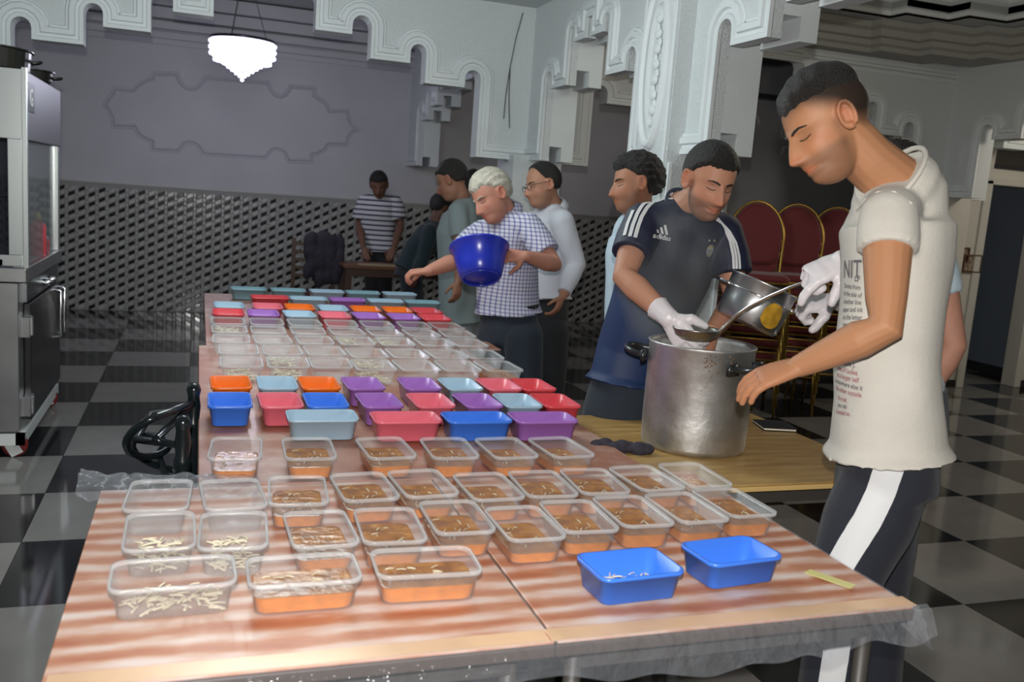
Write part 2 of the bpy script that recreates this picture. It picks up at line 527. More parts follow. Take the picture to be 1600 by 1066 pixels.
XP, XA = Vector((1, 0, 0)), Vector((0, 1, 0))
PX, PY1, PY2 = 2.312, 6.505, 4.285   # pillar axes
ZT = 2.86
A1 = full(.39, half_arch(1.922)); A2 = full(4.234, half_arch(1.922)); A0 = full(.39 - 3.844, half_arch(1.922)); A3 = full(8.078, half_arch(1.922))
A0 = [p for p in A0 if p[0] > -3.2]; A3 = [p for p in A3 if p[0] < 9.5]
arcade('wall_arcade', 'white scalloped plaster arcade in front of the back hall', A0 + A1[1:] + A2[1:] + A3[1:], 3.3, Vector((0, 6.44, 0)), XP, NB)
NXm = Vector((-1, 0, 0))
B1 = full(8.5, half_arch(2.03)); B2 = full((PY1 + PY2) / 2, half_small((PY1 - PY2) / 2)); B3 = full(PY2 - 1.922, half_arch(1.922))
B3 = [p for p in B3 if p[0] > .6]
for (nm, lab, cc) in (('wall_arcade_rear', 'arcade running from the far pillar to the back wall', B1),
                      ('wall_arcade_side', 'white scalloped arcade between the two pillars and on toward the front', B3 + B2[1:])):
    wv = arcade(nm, lab, cc, 3.3, Vector((2.26, 0, 0)), XA, NXm, th=.05)
    # twin plate and the core between them
    bm = bmesh.new(); plate(bm, cc, 3.3, Vector((2.40, 0, 0)), XA, NXm, .09); finish(bm, 'rear_plate', PLASTER, wv)
    core = [(s, z + .10) for s, z in cc]
    bm = bmesh.new(); plate(bm, core, 3.3, Vector((2.31, 0, 0)), XA, NXm, .09); finish(bm, 'core', PLASTER, wv)
C1 = [p for p in full(PY1 - 1.922, half_arch(1.922)) if p[0] > 2.0]
arcade('wall_arcade_right', 'cream scalloped arcade running toward the front on the right', C1, 3.3, Vector((6.10, 0, 0)), XA, NXm, th=.13)
# pillars
for nm, lab, cx, cy in (('column_1', 'far square white pillar behind the man in glasses', PX, PY1), ('column_2', 'large white pillar with oval medallion behind the man in navy', PX + .045, PY2),
                        ('column_3', 'cream pillar beside the doorway', 6.156, PY1)):
    bm = bmesh.new(); box(bm, cx - .185, cx + .185, cy - .185, cy + .185, 0, 1.80 if cy > 5 else 3.0)
    o = struct(nm, bm, STUCCO if cx < 5 else WALLR, label=lab)
    bm = bmesh.new()
    if cy < 5:
        for z in (1.76, 1.80, 1.84):
            k = (z - 1.76) * .8 + .02
    box(bm, cx - .2, cx + .2, cy - .2, cy + .2, 0, .12); finish(bm, 'plinth', BLACKP, o)
# oval medallion and vertical strips on pillar two
col2 = bpy.data.objects['column_2']
bm = bmesh.new(); xf = PX + .045 - .185
path = [Vector((xf, 4.29 + .135 * math.cos(t), 2.2 + .40 * math.sin(t))) for t in [2 * math.pi * k / 40 for k in range(40)]]
sweep(bm, path, [(-.03, 0), (-.03, .02), (-.015, .035), (.0, .035), (.012, .02), (.02, .0)], NXm, closed=True)
sweep(bm, [Vector((xf, 4.29 + .08 * math.cos(t), 2.2 + .30 * math.sin(t))) for t in [2 * math.pi * k / 40 for k in range(40)]],
      [(-.01, 0), (0, .02), (.01, 0)], NXm, closed=True)
for k in range(7):
    z = 1.98 + k * .075
    ball(bm, (xf - .008, 4.29, z), .03, 7, (.5, 1.1, .9)); ball(bm, (xf - .008, 4.27 + .03 * (k % 2), z + .03), .02, 6, (.5, 1, 1.2))
finish(bm, 'medallion', PLASTER, col2, smooth=False)
bm = bmesh.new()
for s in (-.165, .165):
    box(bm, xf - .014, xf, 4.285 + s - .012, 4.285 + s + .012, .2, 2.84)
for s in (-.165, .165): box(bm, PX + .045 + s - .012, PX + .045 + s + .012, PY2 - .199, PY2 - .185, .2, 1.72)
pass
finish(bm, 'strip_moulding', PLASTER, col2, bevel=.003)
# crack wire on the spandrel above pillar one
bm = bmesh.new()
tube(bm, [onY(817, 20, 6.43), onY(806, 60, 6.425), onY(797, 105, 6.425), onY(790, 150, 6.425), onY(787, 185, 6.43)], .003, 6)
tube(bm, [onY(797, 105, 6.425), onY(795, 150, 6.425), onY(796, 200, 6.43)], .003, 6)
o = finish(bm, 'hanging_cable', BLACKP); tag(o, 'thin black cable hanging down the white spandrel above the far pillar', 'cable')

# stepped ceiling cornice on the right
zz = [(2.5, 6.0), (4.95, 5.98), (4.96, 5.82), (5.36, 5.82), (5.36, 5.62), (5.70, 5.60), (5.70, 5.42), (6.05, 5.40), (6.05, -1.0)]
bm = bmesh.new()
# lowered border: solid between wall and zigzag
q = zz + [(9.4, -1.0), (9.4, 6.5), (2.5, 6.5)]
tr = tessellate_polygon([[Vector((x, y, 0)) for x, y in q]])
va = [bm.verts.new((x, y, 3.06)) for x, y in q]; vb = [bm.verts.new((x, y, 3.3)) for x, y in q]
for t in tr: bm.faces.new([va[i] for i in t]); bm.faces.new([vb[i] for i in reversed(t)])
for i in range(len(q)): j = (i + 1) % len(q); bm.faces.new((va[i], va[j], vb[j], vb[i]))
cr = struct('ceiling_border', bm, CEILM)
bm = bmesh.new(); path = [Vector((x, y, 3.06)) for x, y in zz]
sweep(bm, path, [(-.02, .0), (-.02, .03), (.0, .05), (.0, .10), (-.03, .12), (-.03, .2), (.06, .24), (.06, 0)], Vector((0, 0, 1)), sgn=1)
finish(bm, 'border_moulding', PLASTER, cr)
zw = [(2.5, 6.30), (5.05, 6.28), (5.05, 6.16), (5.42, 6.16), (5.42, 6.02), (5.8, 6.0), (5.8, 5.86), (6.02, 5.84), (6.02, 3.0)]
bm = bmesh.new(); path = [Vector((x, y, 2.84)) for x, y in zw]
sweep(bm, path, [(0, 0), (0, .035), (-.03, .05), (-.03, .09), (-.07, .10), (-.07, .15), (-.11, .17), (-.11, .215), (.3, .215), (.3, 0)], Vector((0, 0, 1)), sgn=1)
struct('trim_3', bm, mat('cornice_cream', (.36, .36, .33), .6), label='stepped plaster cornice under the right-hand ceiling')
bm = bmesh.new()
for z, d in ((2.80, .02), (2.77, .035), (2.73, .015)): box(bm, 2.5, 6.1, 6.44 - d, 6.44, z - .012, z + .012)
struct('trim_4', bm, PLASTER)
# ------------------------------------------------------------------ tables


def stripes(nt, N, tc):
    sx = N.new('ShaderNodeSeparateXYZ'); nt.links.new(tc.outputs['Object'], sx.inputs[0])
    n = N.new('ShaderNodeTexNoise'); n.inputs['Scale'].default_value = 3.2; n.inputs['Detail'].default_value = 3
    mp = N.new('ShaderNodeMapping'); mp.inputs['Scale'].default_value = (1, 3, 1)
    nt.links.new(tc.outputs['Object'], mp.inputs[0]); nt.links.new(mp.outputs[0], n.inputs['Vector'])
    a = N.new('ShaderNodeMath'); a.operation = 'MULTIPLY_ADD'; a.inputs[1].default_value = .055
    nt.links.new(n.outputs['Fac'], a.inputs[0]); nt.links.new(sx.outputs['Y'], a.inputs[2])
    s = N.new('ShaderNodeMath'); s.operation = 'MULTIPLY'; s.inputs[1].default_value = 2 * math.pi / .064; nt.links.new(a.outputs[0], s.inputs[0])
    c = N.new('ShaderNodeMath'); c.operation = 'SINE'; nt.links.new(s.outputs[0], c.inputs[0])
    n2 = N.new('ShaderNodeTexNoise'); n2.inputs['Scale'].default_value = 9; n2.inputs['Detail'].default_value = 5; nt.links.new(mp.outputs[0], n2.inputs['Vector'])
    d = N.new('ShaderNodeMath'); d.operation = 'MULTIPLY_ADD'; d.inputs[1].default_value = .22; nt.links.new(c.outputs[0], d.inputs[0]); nt.links.new(n2.outputs['Fac'], d.inputs[2])
    return ramp(nt, N, d.outputs[0], [(.15, (.40, .12, .05)), (.42, (.50, .22, .12)), (.62, (.62, .40, .31)), (.85, (.70, .58, .53))])


STRIPE = node_mat('striped_oilcloth', stripes, rough=.5, coat=.12)


def blotch(nt, N, tc):
    n = N.new('ShaderNodeTexNoise'); n.inputs['Scale'].default_value = 6; n.inputs['Detail'].default_value = 5; nt.links.new(tc.outputs['Object'], n.inputs['Vector'])
    return ramp(nt, N, n.outputs['Fac'], [(.3, (.30, .10, .06)), (.5, (.38, .17, .11)), (.62, (.46, .30, .24)), (.75, (.34, .12, .08))])


REDCL = node_mat('red_patterned_oilcloth', blotch, rough=.45, coat=.08)


def plywood(nt, N, tc):
    mp = N.new('ShaderNodeMapping'); mp.inputs['Scale'].default_value = (1.2, 9, 1); nt.links.new(tc.outputs['Object'], mp.inputs[0])
    n = N.new('ShaderNodeTexNoise'); n.inputs['Scale'].default_value = 4; n.inputs['Detail'].default_value = 6; nt.links.new(mp.outputs[0], n.inputs['Vector'])
    return ramp(nt, N, n.outputs['Fac'], [(.3, (.30, .17, .05)), (.55, (.42, .26, .09)), (.75, (.50, .33, .13))])


PLY = node_mat('stained_plywood', plywood, rough=.4)
EDGE = mat('dark_table_edge', (.07, .05, .04), .45)
BAND = mat('cream_edge_band', (.72, .47, .28), .3, var=.15, vscale=6)
LEGM = mat('dark_table_leg', (.05, .045, .04), .5)
FILM = clear_mat('clear_film', (.985, .985, .99), .0, (.5, .5, .52), .22, .08)
FILM2 = clear_mat('bunched_film', (.92, .92, .94), .07, (.55, .58, .63), .10, .42)
for mm_ in (FILM, FILM2):
  nt = mm_.node_tree; pb = [n for n in nt.nodes if n.type == 'BSDF_PRINCIPLED'][0]
  tc = nt.nodes.new('ShaderNodeTexCoord'); nz = nt.nodes.new('ShaderNodeTexNoise'); nz.inputs['Scale'].default_value = 22; nz.inputs['Detail'].default_value = 3
  bu = nt.nodes.new('ShaderNodeBump'); bu.inputs['Strength'].default_value = .8; bu.inputs['Distance'].default_value = .02
  nt.links.new(tc.outputs['Object'], nz.inputs[0]); nt.links.new(nz.outputs[0], bu.inputs['Height']); nt.links.new(bu.outputs[0], pb.inputs['Normal'])
TZ = .75
f_top_ref = [None]


def table(name, label, group, x0, x1, y0, y1, z, topm, th=.03, edgem=None):
    cx, cy = (x0 + x1) / 2, (y0 + y1) / 2; hx, hy = (x1 - x0) / 2, (y1 - y0) / 2
    t = empty(name, (cx, cy, 0), label, 'table', group)
    b = bmesh.new(); box(b, -hx, hx, -hy, hy, z - .006, z); finish(b, 'tabletop', topm, t, bevel=.002)
    b = bmesh.new(); box(b, -hx - .002, hx + .002, -hy - .002, hy + .002, z - th, z - .0065); finish(b, 'table_edge', edgem or EDGE, t, bevel=.003)
    for sx in (-1, 1):
        for sy in (-1, 1):
            b = bmesh.new(); tube(b, [(sx * (hx - .06), sy * (hy - .06), z - th), (sx * (hx - .05), sy * (hy - .05), .01)], .016, 10, caps=False); finish(b, 'leg', LEGM, t, smooth=True)
    b = bmesh.new()
    for sx in (-1, 1): box(b, sx * (hx - .055) - .012, sx * (hx - .055) + .012, -hy + .06, hy - .06, z - th - .05, z - th - .001)
    for sy in (-1, 1): box(b, -hx + .06, hx - .06, sy * (hy - .055) - .012, sy * (hy - .055) + .012, z - th - .05, z - th - .001)
    finish(b, 'apron', LEGM, t)
    return t


GT = 'serving tables pushed together'
tL = table('serving_table', 'near table with striped cloth holding the frontmost soup tubs at left', GT, -.205, .588, 1.345, 2.235, TZ, STRIPE)
tR = table('serving_table', 'near table with striped cloth, the half that holds two blue tubs', GT, .594, 1.355, 1.345, 2.235, TZ, STRIPE)
for t_ in (tL, tR):
    b = bmesh.new(); box(b, -.39, .39, -.445, -.402, TZ - .0004, TZ + .0012); finish(b, 'edge_band', BAND, t_, bevel=.0005)
tM = table('serving_table', 'long table with reddish cloth holding coloured tubs, beside the wooden table', GT, .01, 1.235, 2.245, 4.2, TZ, REDCL, edgem=LEGM)
tF = table('serving_table', 'farthest red-topped table, covered by rows of coloured tubs', GT, .04, 1.42, 4.205, 6.12, TZ, REDCL, edgem=LEGM)
tW = table('wooden_table', 'stained plywood table under the big steel stockpot', None, 1.25, 2.05, 2.15, 2.97, .73, PLY, th=.022, edgem=mat('ply_edge', (.62, .42, .16), .45))

# clear film: skirt along the front, bunched corner at the back left, raised crease between the two near tables


def film(name, nu, nv, fn, parent):
    b = bmesh.new(); vs = [[b.verts.new(fn(i / nu, j / nv)) for j in range(nv + 1)] for i in range(nu + 1)]
    for i in range(nu):
        for j in range(nv): b.faces.new((vs[i][j], vs[i + 1][j], vs[i + 1][j + 1], vs[i][j + 1]))
    o = finish(b, name, FILM if name == 'plastic_film' and fn is f_top_ref[0] else FILM2, None, smooth=True); return o


def fr(x, y, s=1., k=9): return noise.noise(Vector((x * k, y * k, s)))


def f_front(a, b):
    x = -.215 + a * 1.6; d = b * (.060 + .012 * math.sin(x * 9) + .02 * fr(x, 0, 3, 3) + .02 * fr(x, 0, 8, 11))
    y = 1.343 - min(b * 8, 1) * .012 - .03 * b + .012 * fr(x, b, 1, 14) * b
    return (x, y, .754 - d if b > 0 else .754)


skirt = film('plastic_film', 150, 8, f_front, None); tag(skirt, 'clear crinkled plastic film hanging over the near tables\' front edge', 'plastic film')


def f_top(a, b):
    x = -.2 + a * 1.55; y = 1.34 + b * .895
    z = .7535 + .002 * abs(fr(x, y, 5, 12)); dx = abs(x - .59 + .02 * fr(0, y, 2, 6))
    z += .010 * math.exp(-(dx / .012) ** 2)
    return (x, y, z)


f_top_ref[0] = f_top
top = film('plastic_film', 110, 60, f_top, None); tag(top, 'clear plastic film spread flat over the striped near tables', 'plastic film')


def f_bunch(a, b):
    x = -.25 + a * .40; y = 2.13 + b * .17
    e = math.sin(math.pi * min(1, max(0, b)))
    return (x + .02 * fr(x, y, 9, 20), y, .757 + .030 * e * (1.1 - a * .8) + .022 * abs(fr(x, y, 4, 22)) * (1.2 - a * .6))


bun = film('plastic_film', 60, 26, f_bunch, None); tag(bun, 'bunched clear plastic film at the back left corner of the near table', 'plastic film')


def f_right(a, b):
    y = 1.32 + a * .9; z = .754 - b * (.06 + .03 * max(0, 1 - a * 5)); x = 1.352 + .022 * b + .01 * fr(y, b, 7, 16) * (b + .2) + .02 * max(0, 1 - a * 6) * b
    return (x, y, z)


fri = film('plastic_film', 60, 6, f_right, None); tag(fri, 'clear plastic film folded over the right edge of the near table', 'plastic film')
bm = bmesh.new(); c = onZ(1297, 905, .7552); M = Matrix.Translation(c) @ Matrix.Rotation(.5 + math.pi / 2, 4, 'Z'); box(bm, -.05, .05, -.014, .014, 0, .001, M)
tag(finish(bm, 'tape_strip', mat('yellow_tape', (.66, .62, .25), .4)), 'pale yellow tape strip near the right corner of the near table', 'tape')

# ------------------------------------------------------------------ tubs


def rrect(hx, hy, r, z, k=5):
    out = []
    for sx, sy, a0 in ((1, 1, 0), (-1, 1, 90), (-1, -1, 180), (1, -1, 270)):
        for i in range(k + 1):
            a = math.radians(a0 + 90 * i / k); out.append(Vector((sx * (hx - r) + r * math.cos(a), sy * (hy - r) + r * math.sin(a), z)))
    return out


def tub_mesh(L, W, H, m, t=.0016, tap=.013, rim=.004):
    b = bmesh.new(); hx, hy = L / 2, W / 2; r = .022
    R = [rrect(hx - tap - .006, hy - tap - .006, r * .7, .0), rrect(hx - tap, hy - tap, r * .8, .004), rrect(hx - rim - .001, hy - rim - .001, r, H - .008),
         rrect(hx, hy, r + .002, H - .008), rrect(hx, hy, r + .002, H), rrect(hx - rim - .001, hy - rim - .001, r, H),
         rrect(hx - tap - t, hy - tap - t, r * .75, .005 + t), rrect(hx - tap - .006, hy - tap - .006, r * .6, .002 + t)]
    loft(b, R); me = bpy.data.meshes.new('tub'); bmesh.ops.recalc_face_normals(b, faces=b.faces); b.to_mesh(me); b.free()
    me.materials.append(m)
    if m.name == 'clear_polypropylene':
        me.materials.append(RIM); me.polygons.foreach_set('material_index', [1 if p.center.z > H - .009 else 0 for p in me.polygons])
    me.polygons.foreach_set('use_smooth', [True] * len(me.polygons)); return me


def fill_mesh(L, W, z0, z1, m, H=.065, tap=.013, bumpy=.0, ms=None):
    b = bmesh.new(); g = .0028
    def e(z): return tap * (1 - z / H) + g + .004 * (z < .004)
    k = [rrect(L / 2 - e(z) - .002, W / 2 - e(z) - .002, .018, z) for z in (z0, z0 + .003, z1 - .001, z1)]
    k.append([Vector((p.x * .96, p.y * .96, z1 + .0006)) for p in k[-1]]); k.append([Vector((p.x * .5, p.y * .5, z1 + bumpy)) for p in k[-1]])
    loft(b, k)
    for f in b.faces:
        if sum(v.co.z for v in f.verts) / len(f.verts) > z1 - .0009: f.material_index = 1
    me = bpy.data.meshes.new('soup'); bmesh.ops.recalc_face_normals(b, faces=b.faces)
    for f in b.faces: f.smooth = False
    b.to_mesh(me); b.free(); me.materials.append(m); me.materials.append(ms or m); return me


CLR = clear_mat('clear_polypropylene', (.985, .985, .985), .03, (.70, .71, .73), .15, .24)
RIM = clear_mat('milky_rim', (.97, .97, .97), .30, (.74, .76, .78), .2, .3)
SOUP = mat('orange_broth', (.72, .225, .0), .35, var=.2, vscale=60)


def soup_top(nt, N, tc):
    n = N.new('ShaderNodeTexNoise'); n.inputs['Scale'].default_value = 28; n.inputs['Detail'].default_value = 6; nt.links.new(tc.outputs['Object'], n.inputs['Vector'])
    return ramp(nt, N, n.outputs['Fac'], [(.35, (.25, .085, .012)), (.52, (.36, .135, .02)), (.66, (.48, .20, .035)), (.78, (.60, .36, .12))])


SOUPT = node_mat('broth_surface', soup_top, rough=.12, bump=.25, bscale=50)  # brown top paints the grazing-angle tone along with the oil and herb film
NOOD = mat('pale_noodles', (.72, .66, .50), .35)
HERB = mat('soup_bits', (.55, .50, .36), .3)
Lt, Wt, Ht = .196, .130, .063
clear_me = tub_mesh(Lt, Wt, Ht, CLR)
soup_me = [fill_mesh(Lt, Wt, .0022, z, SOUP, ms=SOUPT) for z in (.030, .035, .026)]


def bits_mesh(seed, n, z0, z1, m, spread=.8, size=.008):
    r = random.Random(seed); b = bmesh.new()
    for k in range(n):
        c = Vector(((r.random() - .5) * (Lt - .05) * spread, (r.random() - .5) * (Wt - .05) * spread, z0 + r.random() * (z1 - z0)))
        a = r.random() * 6.3; d = Vector((math.cos(a), math.sin(a), r.uniform(-.25, .25))) * size * r.uniform(.6, 1.5)
        tube(b, [c - d, c + Vector((0, 0, .001)), c + d], size * r.uniform(.12, .28), 5)
    me = bpy.data.meshes.new('bits'); b.to_mesh(me); b.free(); me.materials.append(m); me.polygons.foreach_set('use_smooth', [True] * len(me.polygons)); return me


nood_me = [bits_mesh(k, 70, .005, .020, NOOD, 1.0, .010) for k in range(3)]
bit_me = [bits_mesh(20 + k, 9, .0265 + .0, .0272, HERB, .9, .006) for k in range(3)]
TUBC = {'blue': (.05, .20, .82), 'orange': (.9, .17, .01), 'pink': (.80, .16, .22), 'red': (.72, .07, .09), 'purple': (.36, .15, .52), 'light blue': (.38, .54, .68), 'teal blue': (.24, .42, .50)}
tub_me = {}
for k_, c_ in TUBC.items():
    tub_me[k_] = tub_mesh(Lt, Wt, .066, mat(k_.replace(' ', '_') + '_plastic', c_, .28, sub=.0), t=.0025)
    tub_me[k_].name = 'tub_' + k_.replace(' ', '_')
ORD = ['leftmost', 'second from left', 'third from left', 'fourth from left', 'fifth from left', 'sixth from left', 'seventh from left', 'eighth from left', 'ninth from left', 'tenth from left']


def child(me, name, parent, kind=None, loc=None):
    o = bpy.data.objects.new(name, me); COL.objects.link(o); o.parent = parent
    if kind: o['kind'] = kind
    if loc: o.location = loc
    return o


RS = random.Random(5)


def tub(kind, x, y, rz, label, group, content=None, sc=(1, 1, 1), z=TZ + .004):
    me = clear_me if kind == 'clear' else tub_me[kind]
    o = bpy.data.objects.new('food_tub', me); COL.objects.link(o); o.location = (x, y, z); o.rotation_euler = (0, 0, rz); o.scale = sc
    tag(o, label, 'food container', group)
    if content == 'soup':
        q = RS.randrange(3); child(soup_me[q], 'soup', o, loc=(0, 0, 0)); child(bit_me[RS.randrange(3)], 'floating_bits', o, 'stuff', (0, 0, (.030, .035, .026)[q] - .026))
    if content == 'noodles': child(nood_me[RS.randrange(3)], 'noodles', o, 'stuff')
    return o


H2 = math.pi / 2
near = 'on the striped near table'
# row 1 (front, lying along the edge) - positions on the table in metres
tub('clear', -.03, 1.585, .02, 'clear tub of pale noodles, no broth, front left corner of near table', 'tubs on the near tables', 'noodles', (1.05, 1, 1))
tub('clear', .187, 1.565, .0, 'clear tub of orange soup at the front edge, left of the other front one', 'tubs on the near tables', 'soup')
tub('clear', .41, 1.565, -.04, 'clear tub of orange soup at the front edge, right beside the table seam', 'tubs on the near tables', 'soup')
b1 = tub('blue', .80, 1.50, .06, 'bright blue tub with white shreds, left of the two near blue ones', 'blue tubs on the near table', 'noodles', (.93, 1.0, .9))
b2 = tub('blue', 1.045, 1.53, .10, 'bright blue tub near the table corner, right of the two near blue ones', 'blue tubs on the near table', None, (.93, .95, .9))
child(bits_mesh(77, 9, .005, .012, NOOD, .5), 'shreds', b2, 'stuff')
R2 = [(-.06, 1.79), (.075, 1.775), (.24, 1.76), (.38, 1.76), (.53, 1.79), (.665, 1.735), (.80, 1.76), (.94, 1.775), (1.08, 1.78), (1.22, 1.80)]
for k, (x, y) in enumerate(R2):
    s = k > 1
    tub('clear', x, y, H2 + RS.uniform(-.05, .05), 'clear tub of %s, %s in the second row of the near table' % ('orange soup' if s else 'pale noodles', ORD[k]),
        'tubs on the near tables', 'soup' if s else 'noodles')
R3 = [(-.07, 2.0), (.08, 1.99), (.22, 2.0), (.37, 2.01), (.51, 2.02), (.66, 1.98), (.80, 1.985), (.94, 1.99), (1.09, 2.0), (1.235, 2.01)]
for k, (x, y) in enumerate(R3):
    s = k > 1
    tub('clear', x, y, H2 + RS.uniform(-.07, .07), 'clear %s, %s in the back row of the near table' % ('tub of brown soup' if s else 'empty tub', ORD[k]),
        'tubs on the near tables', 'soup' if s else None)
R4 = [(.10, 2.345), (.28, 2.33), (.48, 2.32), (.65, 2.305), (.81, 2.295), (.97, 2.29)]
for k, (x, y) in enumerate(R4):
    tub('clear', x, y, H2 + RS.uniform(-.08, .08), 'clear soup tub, %s in the row just before the coloured tubs' % ORD[k], 'clear tubs on the long table', 'soup')
for k, (c, x, y) in enumerate([('light blue', .355, 2.66), ('pink', .60, 2.63), ('blue', .82, 2.62), ('purple', 1.035, 2.61)]):
    tub(c, x, y, RS.uniform(-.03, .03), '%s tub lying crosswise, %s in the nearest coloured row' % (c, ORD[k]), 'coloured tubs on the long table', None, (1.05, 1, 1))
for k, c in enumerate(['blue', 'pink', 'blue', 'purple', 'pink', 'purple', 'light blue', 'red']):
    x = [.10, .25, .39, .56, .73, .89, 1.03, 1.165][k]
    tub(c, x, 2.865 - k * .004, H2 + RS.uniform(-.03, .03), '%s tub, %s in the second coloured row' % (c, ORD[k]), 'coloured tubs on the long table')
for k, c in enumerate(['orange', 'light blue', 'orange', 'purple', 'purple', 'light blue', 'pink', 'red']):
    x = [.11, .26, .40, .55, .75, .90, 1.045, 1.175][k]
    tub(c, x, 3.12 - k * .004, H2 + RS.uniform(-.03, .03), '%s tub, %s in the third coloured row' % (c, ORD[k]), 'coloured tubs on the long table')
for rn, y0, xs, cont in (('first clear row behind the coloured tubs', 3.50, [.16, .33, .49, .65, .82, .99, 1.16], ['noodles', 'noodles', None, 'noodles', None, None, 'soup']),
                         ('second clear row behind the coloured tubs', 3.76, [.16, .33, .50, .67, .84, 1.01, 1.17], [None, 'noodles', None, 'noodles', None, None, None]),
                         ('third clear row behind the coloured tubs', 4.02, [.14, .31, .49, .67, .85, 1.03, 1.19], [None] * 7),
                         ('fourth clear row behind the coloured tubs', 4.28, [.14, .31, .49, .67, .85, 1.03, 1.21], [None, None, None, 'noodles', 'noodles', None, None]),
                         ('farthest clear row, before the distant coloured tubs', 4.53, [.14, .32, .50, .68, .86, 1.05, 1.22], ['noodles'] + [None] * 6)):
    for k, x in enumerate(xs):
        tub('clear', x, y0 - .04 * (k > 2) * (y0 < 3.9), H2 + RS.uniform(-.04, .04), 'clear tub, %s in the %s' % (ORD[k], rn), 'clear tubs on the long table', cont[k], (1.1, 1.2, 1))
FAR = [('nearest far row of coloured tubs', 4.79, [.15, .32, .50, .68, .86, 1.05, 1.22], ['red', 'purple', 'light blue', 'pink', 'purple', 'purple', 'red'], 1.2, 1),
       ('second far row of coloured tubs', 5.06, [.16, .36, .53, .71, .89, 1.07, 1.24], ['light blue', 'pink', 'orange', 'light blue', 'orange', 'orange', 'red'], 1.2, 1),
       ('third far row of coloured tubs', 5.46, [.40, .62, .85, 1.08, 1.31], ['red', 'light blue', 'purple', 'light blue', 'teal blue'], 1.1, 0),
       ('farthest row of tubs of all', 5.86, [.30, .54, .78, 1.01, 1.25], ['teal blue', 'teal blue', 'light blue', 'teal blue', 'light blue'], 1.1, 0)]
for rn, y, xs, cs, k2, up in FAR:
    for k, (x, c) in enumerate(zip(xs, cs)):
        tub(c, x, y, (H2 if up else 0) + RS.uniform(-.03, .03), '%s tub, %s in the %s' % (c, ORD[k], rn), 'coloured tubs on the farthest table', None, (1.1, k2, 1.05))

# ------------------------------------------------------------------ stockpot, ladle, things on the wooden table
ALU = mat('worn_aluminium', (.66, .66, .65), .48, 1, var=.35, vscale=9, bump=.35, bscale=14)
POTC = Vector((1.553, 2.563, .73)); PR, PH = .170, .345
pot = empty('stockpot', POTC, 'large worn aluminium stockpot standing on the plywood table', 'pot')
bm = bmesh.new()
lathe(bm, [(PR - .012, .0), (PR - .002, .006), (PR, .02), (PR + .001, .1), (PR, PH - .01), (PR + .004, PH - .003), (PR + .002, PH), (PR - .004, PH), (PR - .006, PH - .02), (PR - .006, .03), (.02, .012)], n=64, cap=True)
finish(bm, 'pot_body', ALU, pot, smooth=True)
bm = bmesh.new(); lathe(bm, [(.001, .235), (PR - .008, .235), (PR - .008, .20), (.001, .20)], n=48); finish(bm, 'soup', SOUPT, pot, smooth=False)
PHM = mat('handle_iron', (.07, .075, .08), .3, .8)
for ang, lab in ((math.radians(-68), None), (math.radians(140), None)):
    bm = bmesh.new(); e = Vector((math.cos(ang), math.sin(ang), 0)); s = Vector((-math.sin(ang), math.cos(ang), 0))
    pts = []
    for k in range(13):
        a = math.pi * k / 12; o_ = .070 * math.sin(a) ** .6
        pts.append(e * (PR + .004 + o_) + s * (.070 * math.cos(a)) + Vector((0, 0, .292 + .012 * math.sin(a))))
    tube(bm, pts, .0105, 10)
    for q in (-1, 1):
        p = e * (PR + .004) + s * .066 * q + Vector((0, 0, .289)); MM = Matrix.Translation(p) @ Matrix((e, s, Vector((0, 0, 1)))).transposed().to_4x4()
        box(bm, -.006, .006, -.026, .026, -.018, .018, MM)
        for k in (-.014, .014): ball(bm, p + e * .007 + s * k, .005, 6)
    finish(bm, 'pot_handle', PHM, pot, smooth=True)
bm = bmesh.new(); r_ = random.Random(8)
for k in range(34):
    a = math.radians(-90 - 12 + r_.uniform(-16, 16)); z = PH - abs(r_.gauss(0, .045)) - .008
    p = Vector((math.cos(a) * (PR + .001), math.sin(a) * (PR + .001), z)); ball(bm, p, r_.uniform(.0012, .0028), 5, (1, 1, 1.3))
o = finish(bm, 'food_splatter', mat('splatter', (.18, .09, .03), .5), pot); o['kind'] = 'stuff'

LB = P(1088, 514, 2.80)
ladle = empty('ladle', LB, 'steel ladle with shallow round bowl held over the stockpot', 'ladle')
bm = bmesh.new(); lathe(bm, [(.001, -.030), (.045, -.028), (.062, -.016), (.068, 0), (.073, .003), (.073, .0), (.069, -.005), (.063, -.020), (.045, -.032), (.001, -.034)], n=36)
finish(bm, 'ladle_bowl', mat('dull_steel', (.42, .41, .38), .35, 1), ladle, smooth=True)
hp = [P(*q) for q in ((1124, 519, 2.79), (1134, 508, 2.77), (1150, 493, 2.74), (1172, 478, 2.70), (1200, 464, 2.66), (1235, 449, 2.60), (1270, 437, 2.56), (1305, 427, 2.54))]
bm = bmesh.new(); tube(bm, hp, [.006, .0055, .005, .005, .005, .005, .005, .005], 8); finish(bm, 'ladle_handle', CHROME, ladle, smooth=True, world=True)

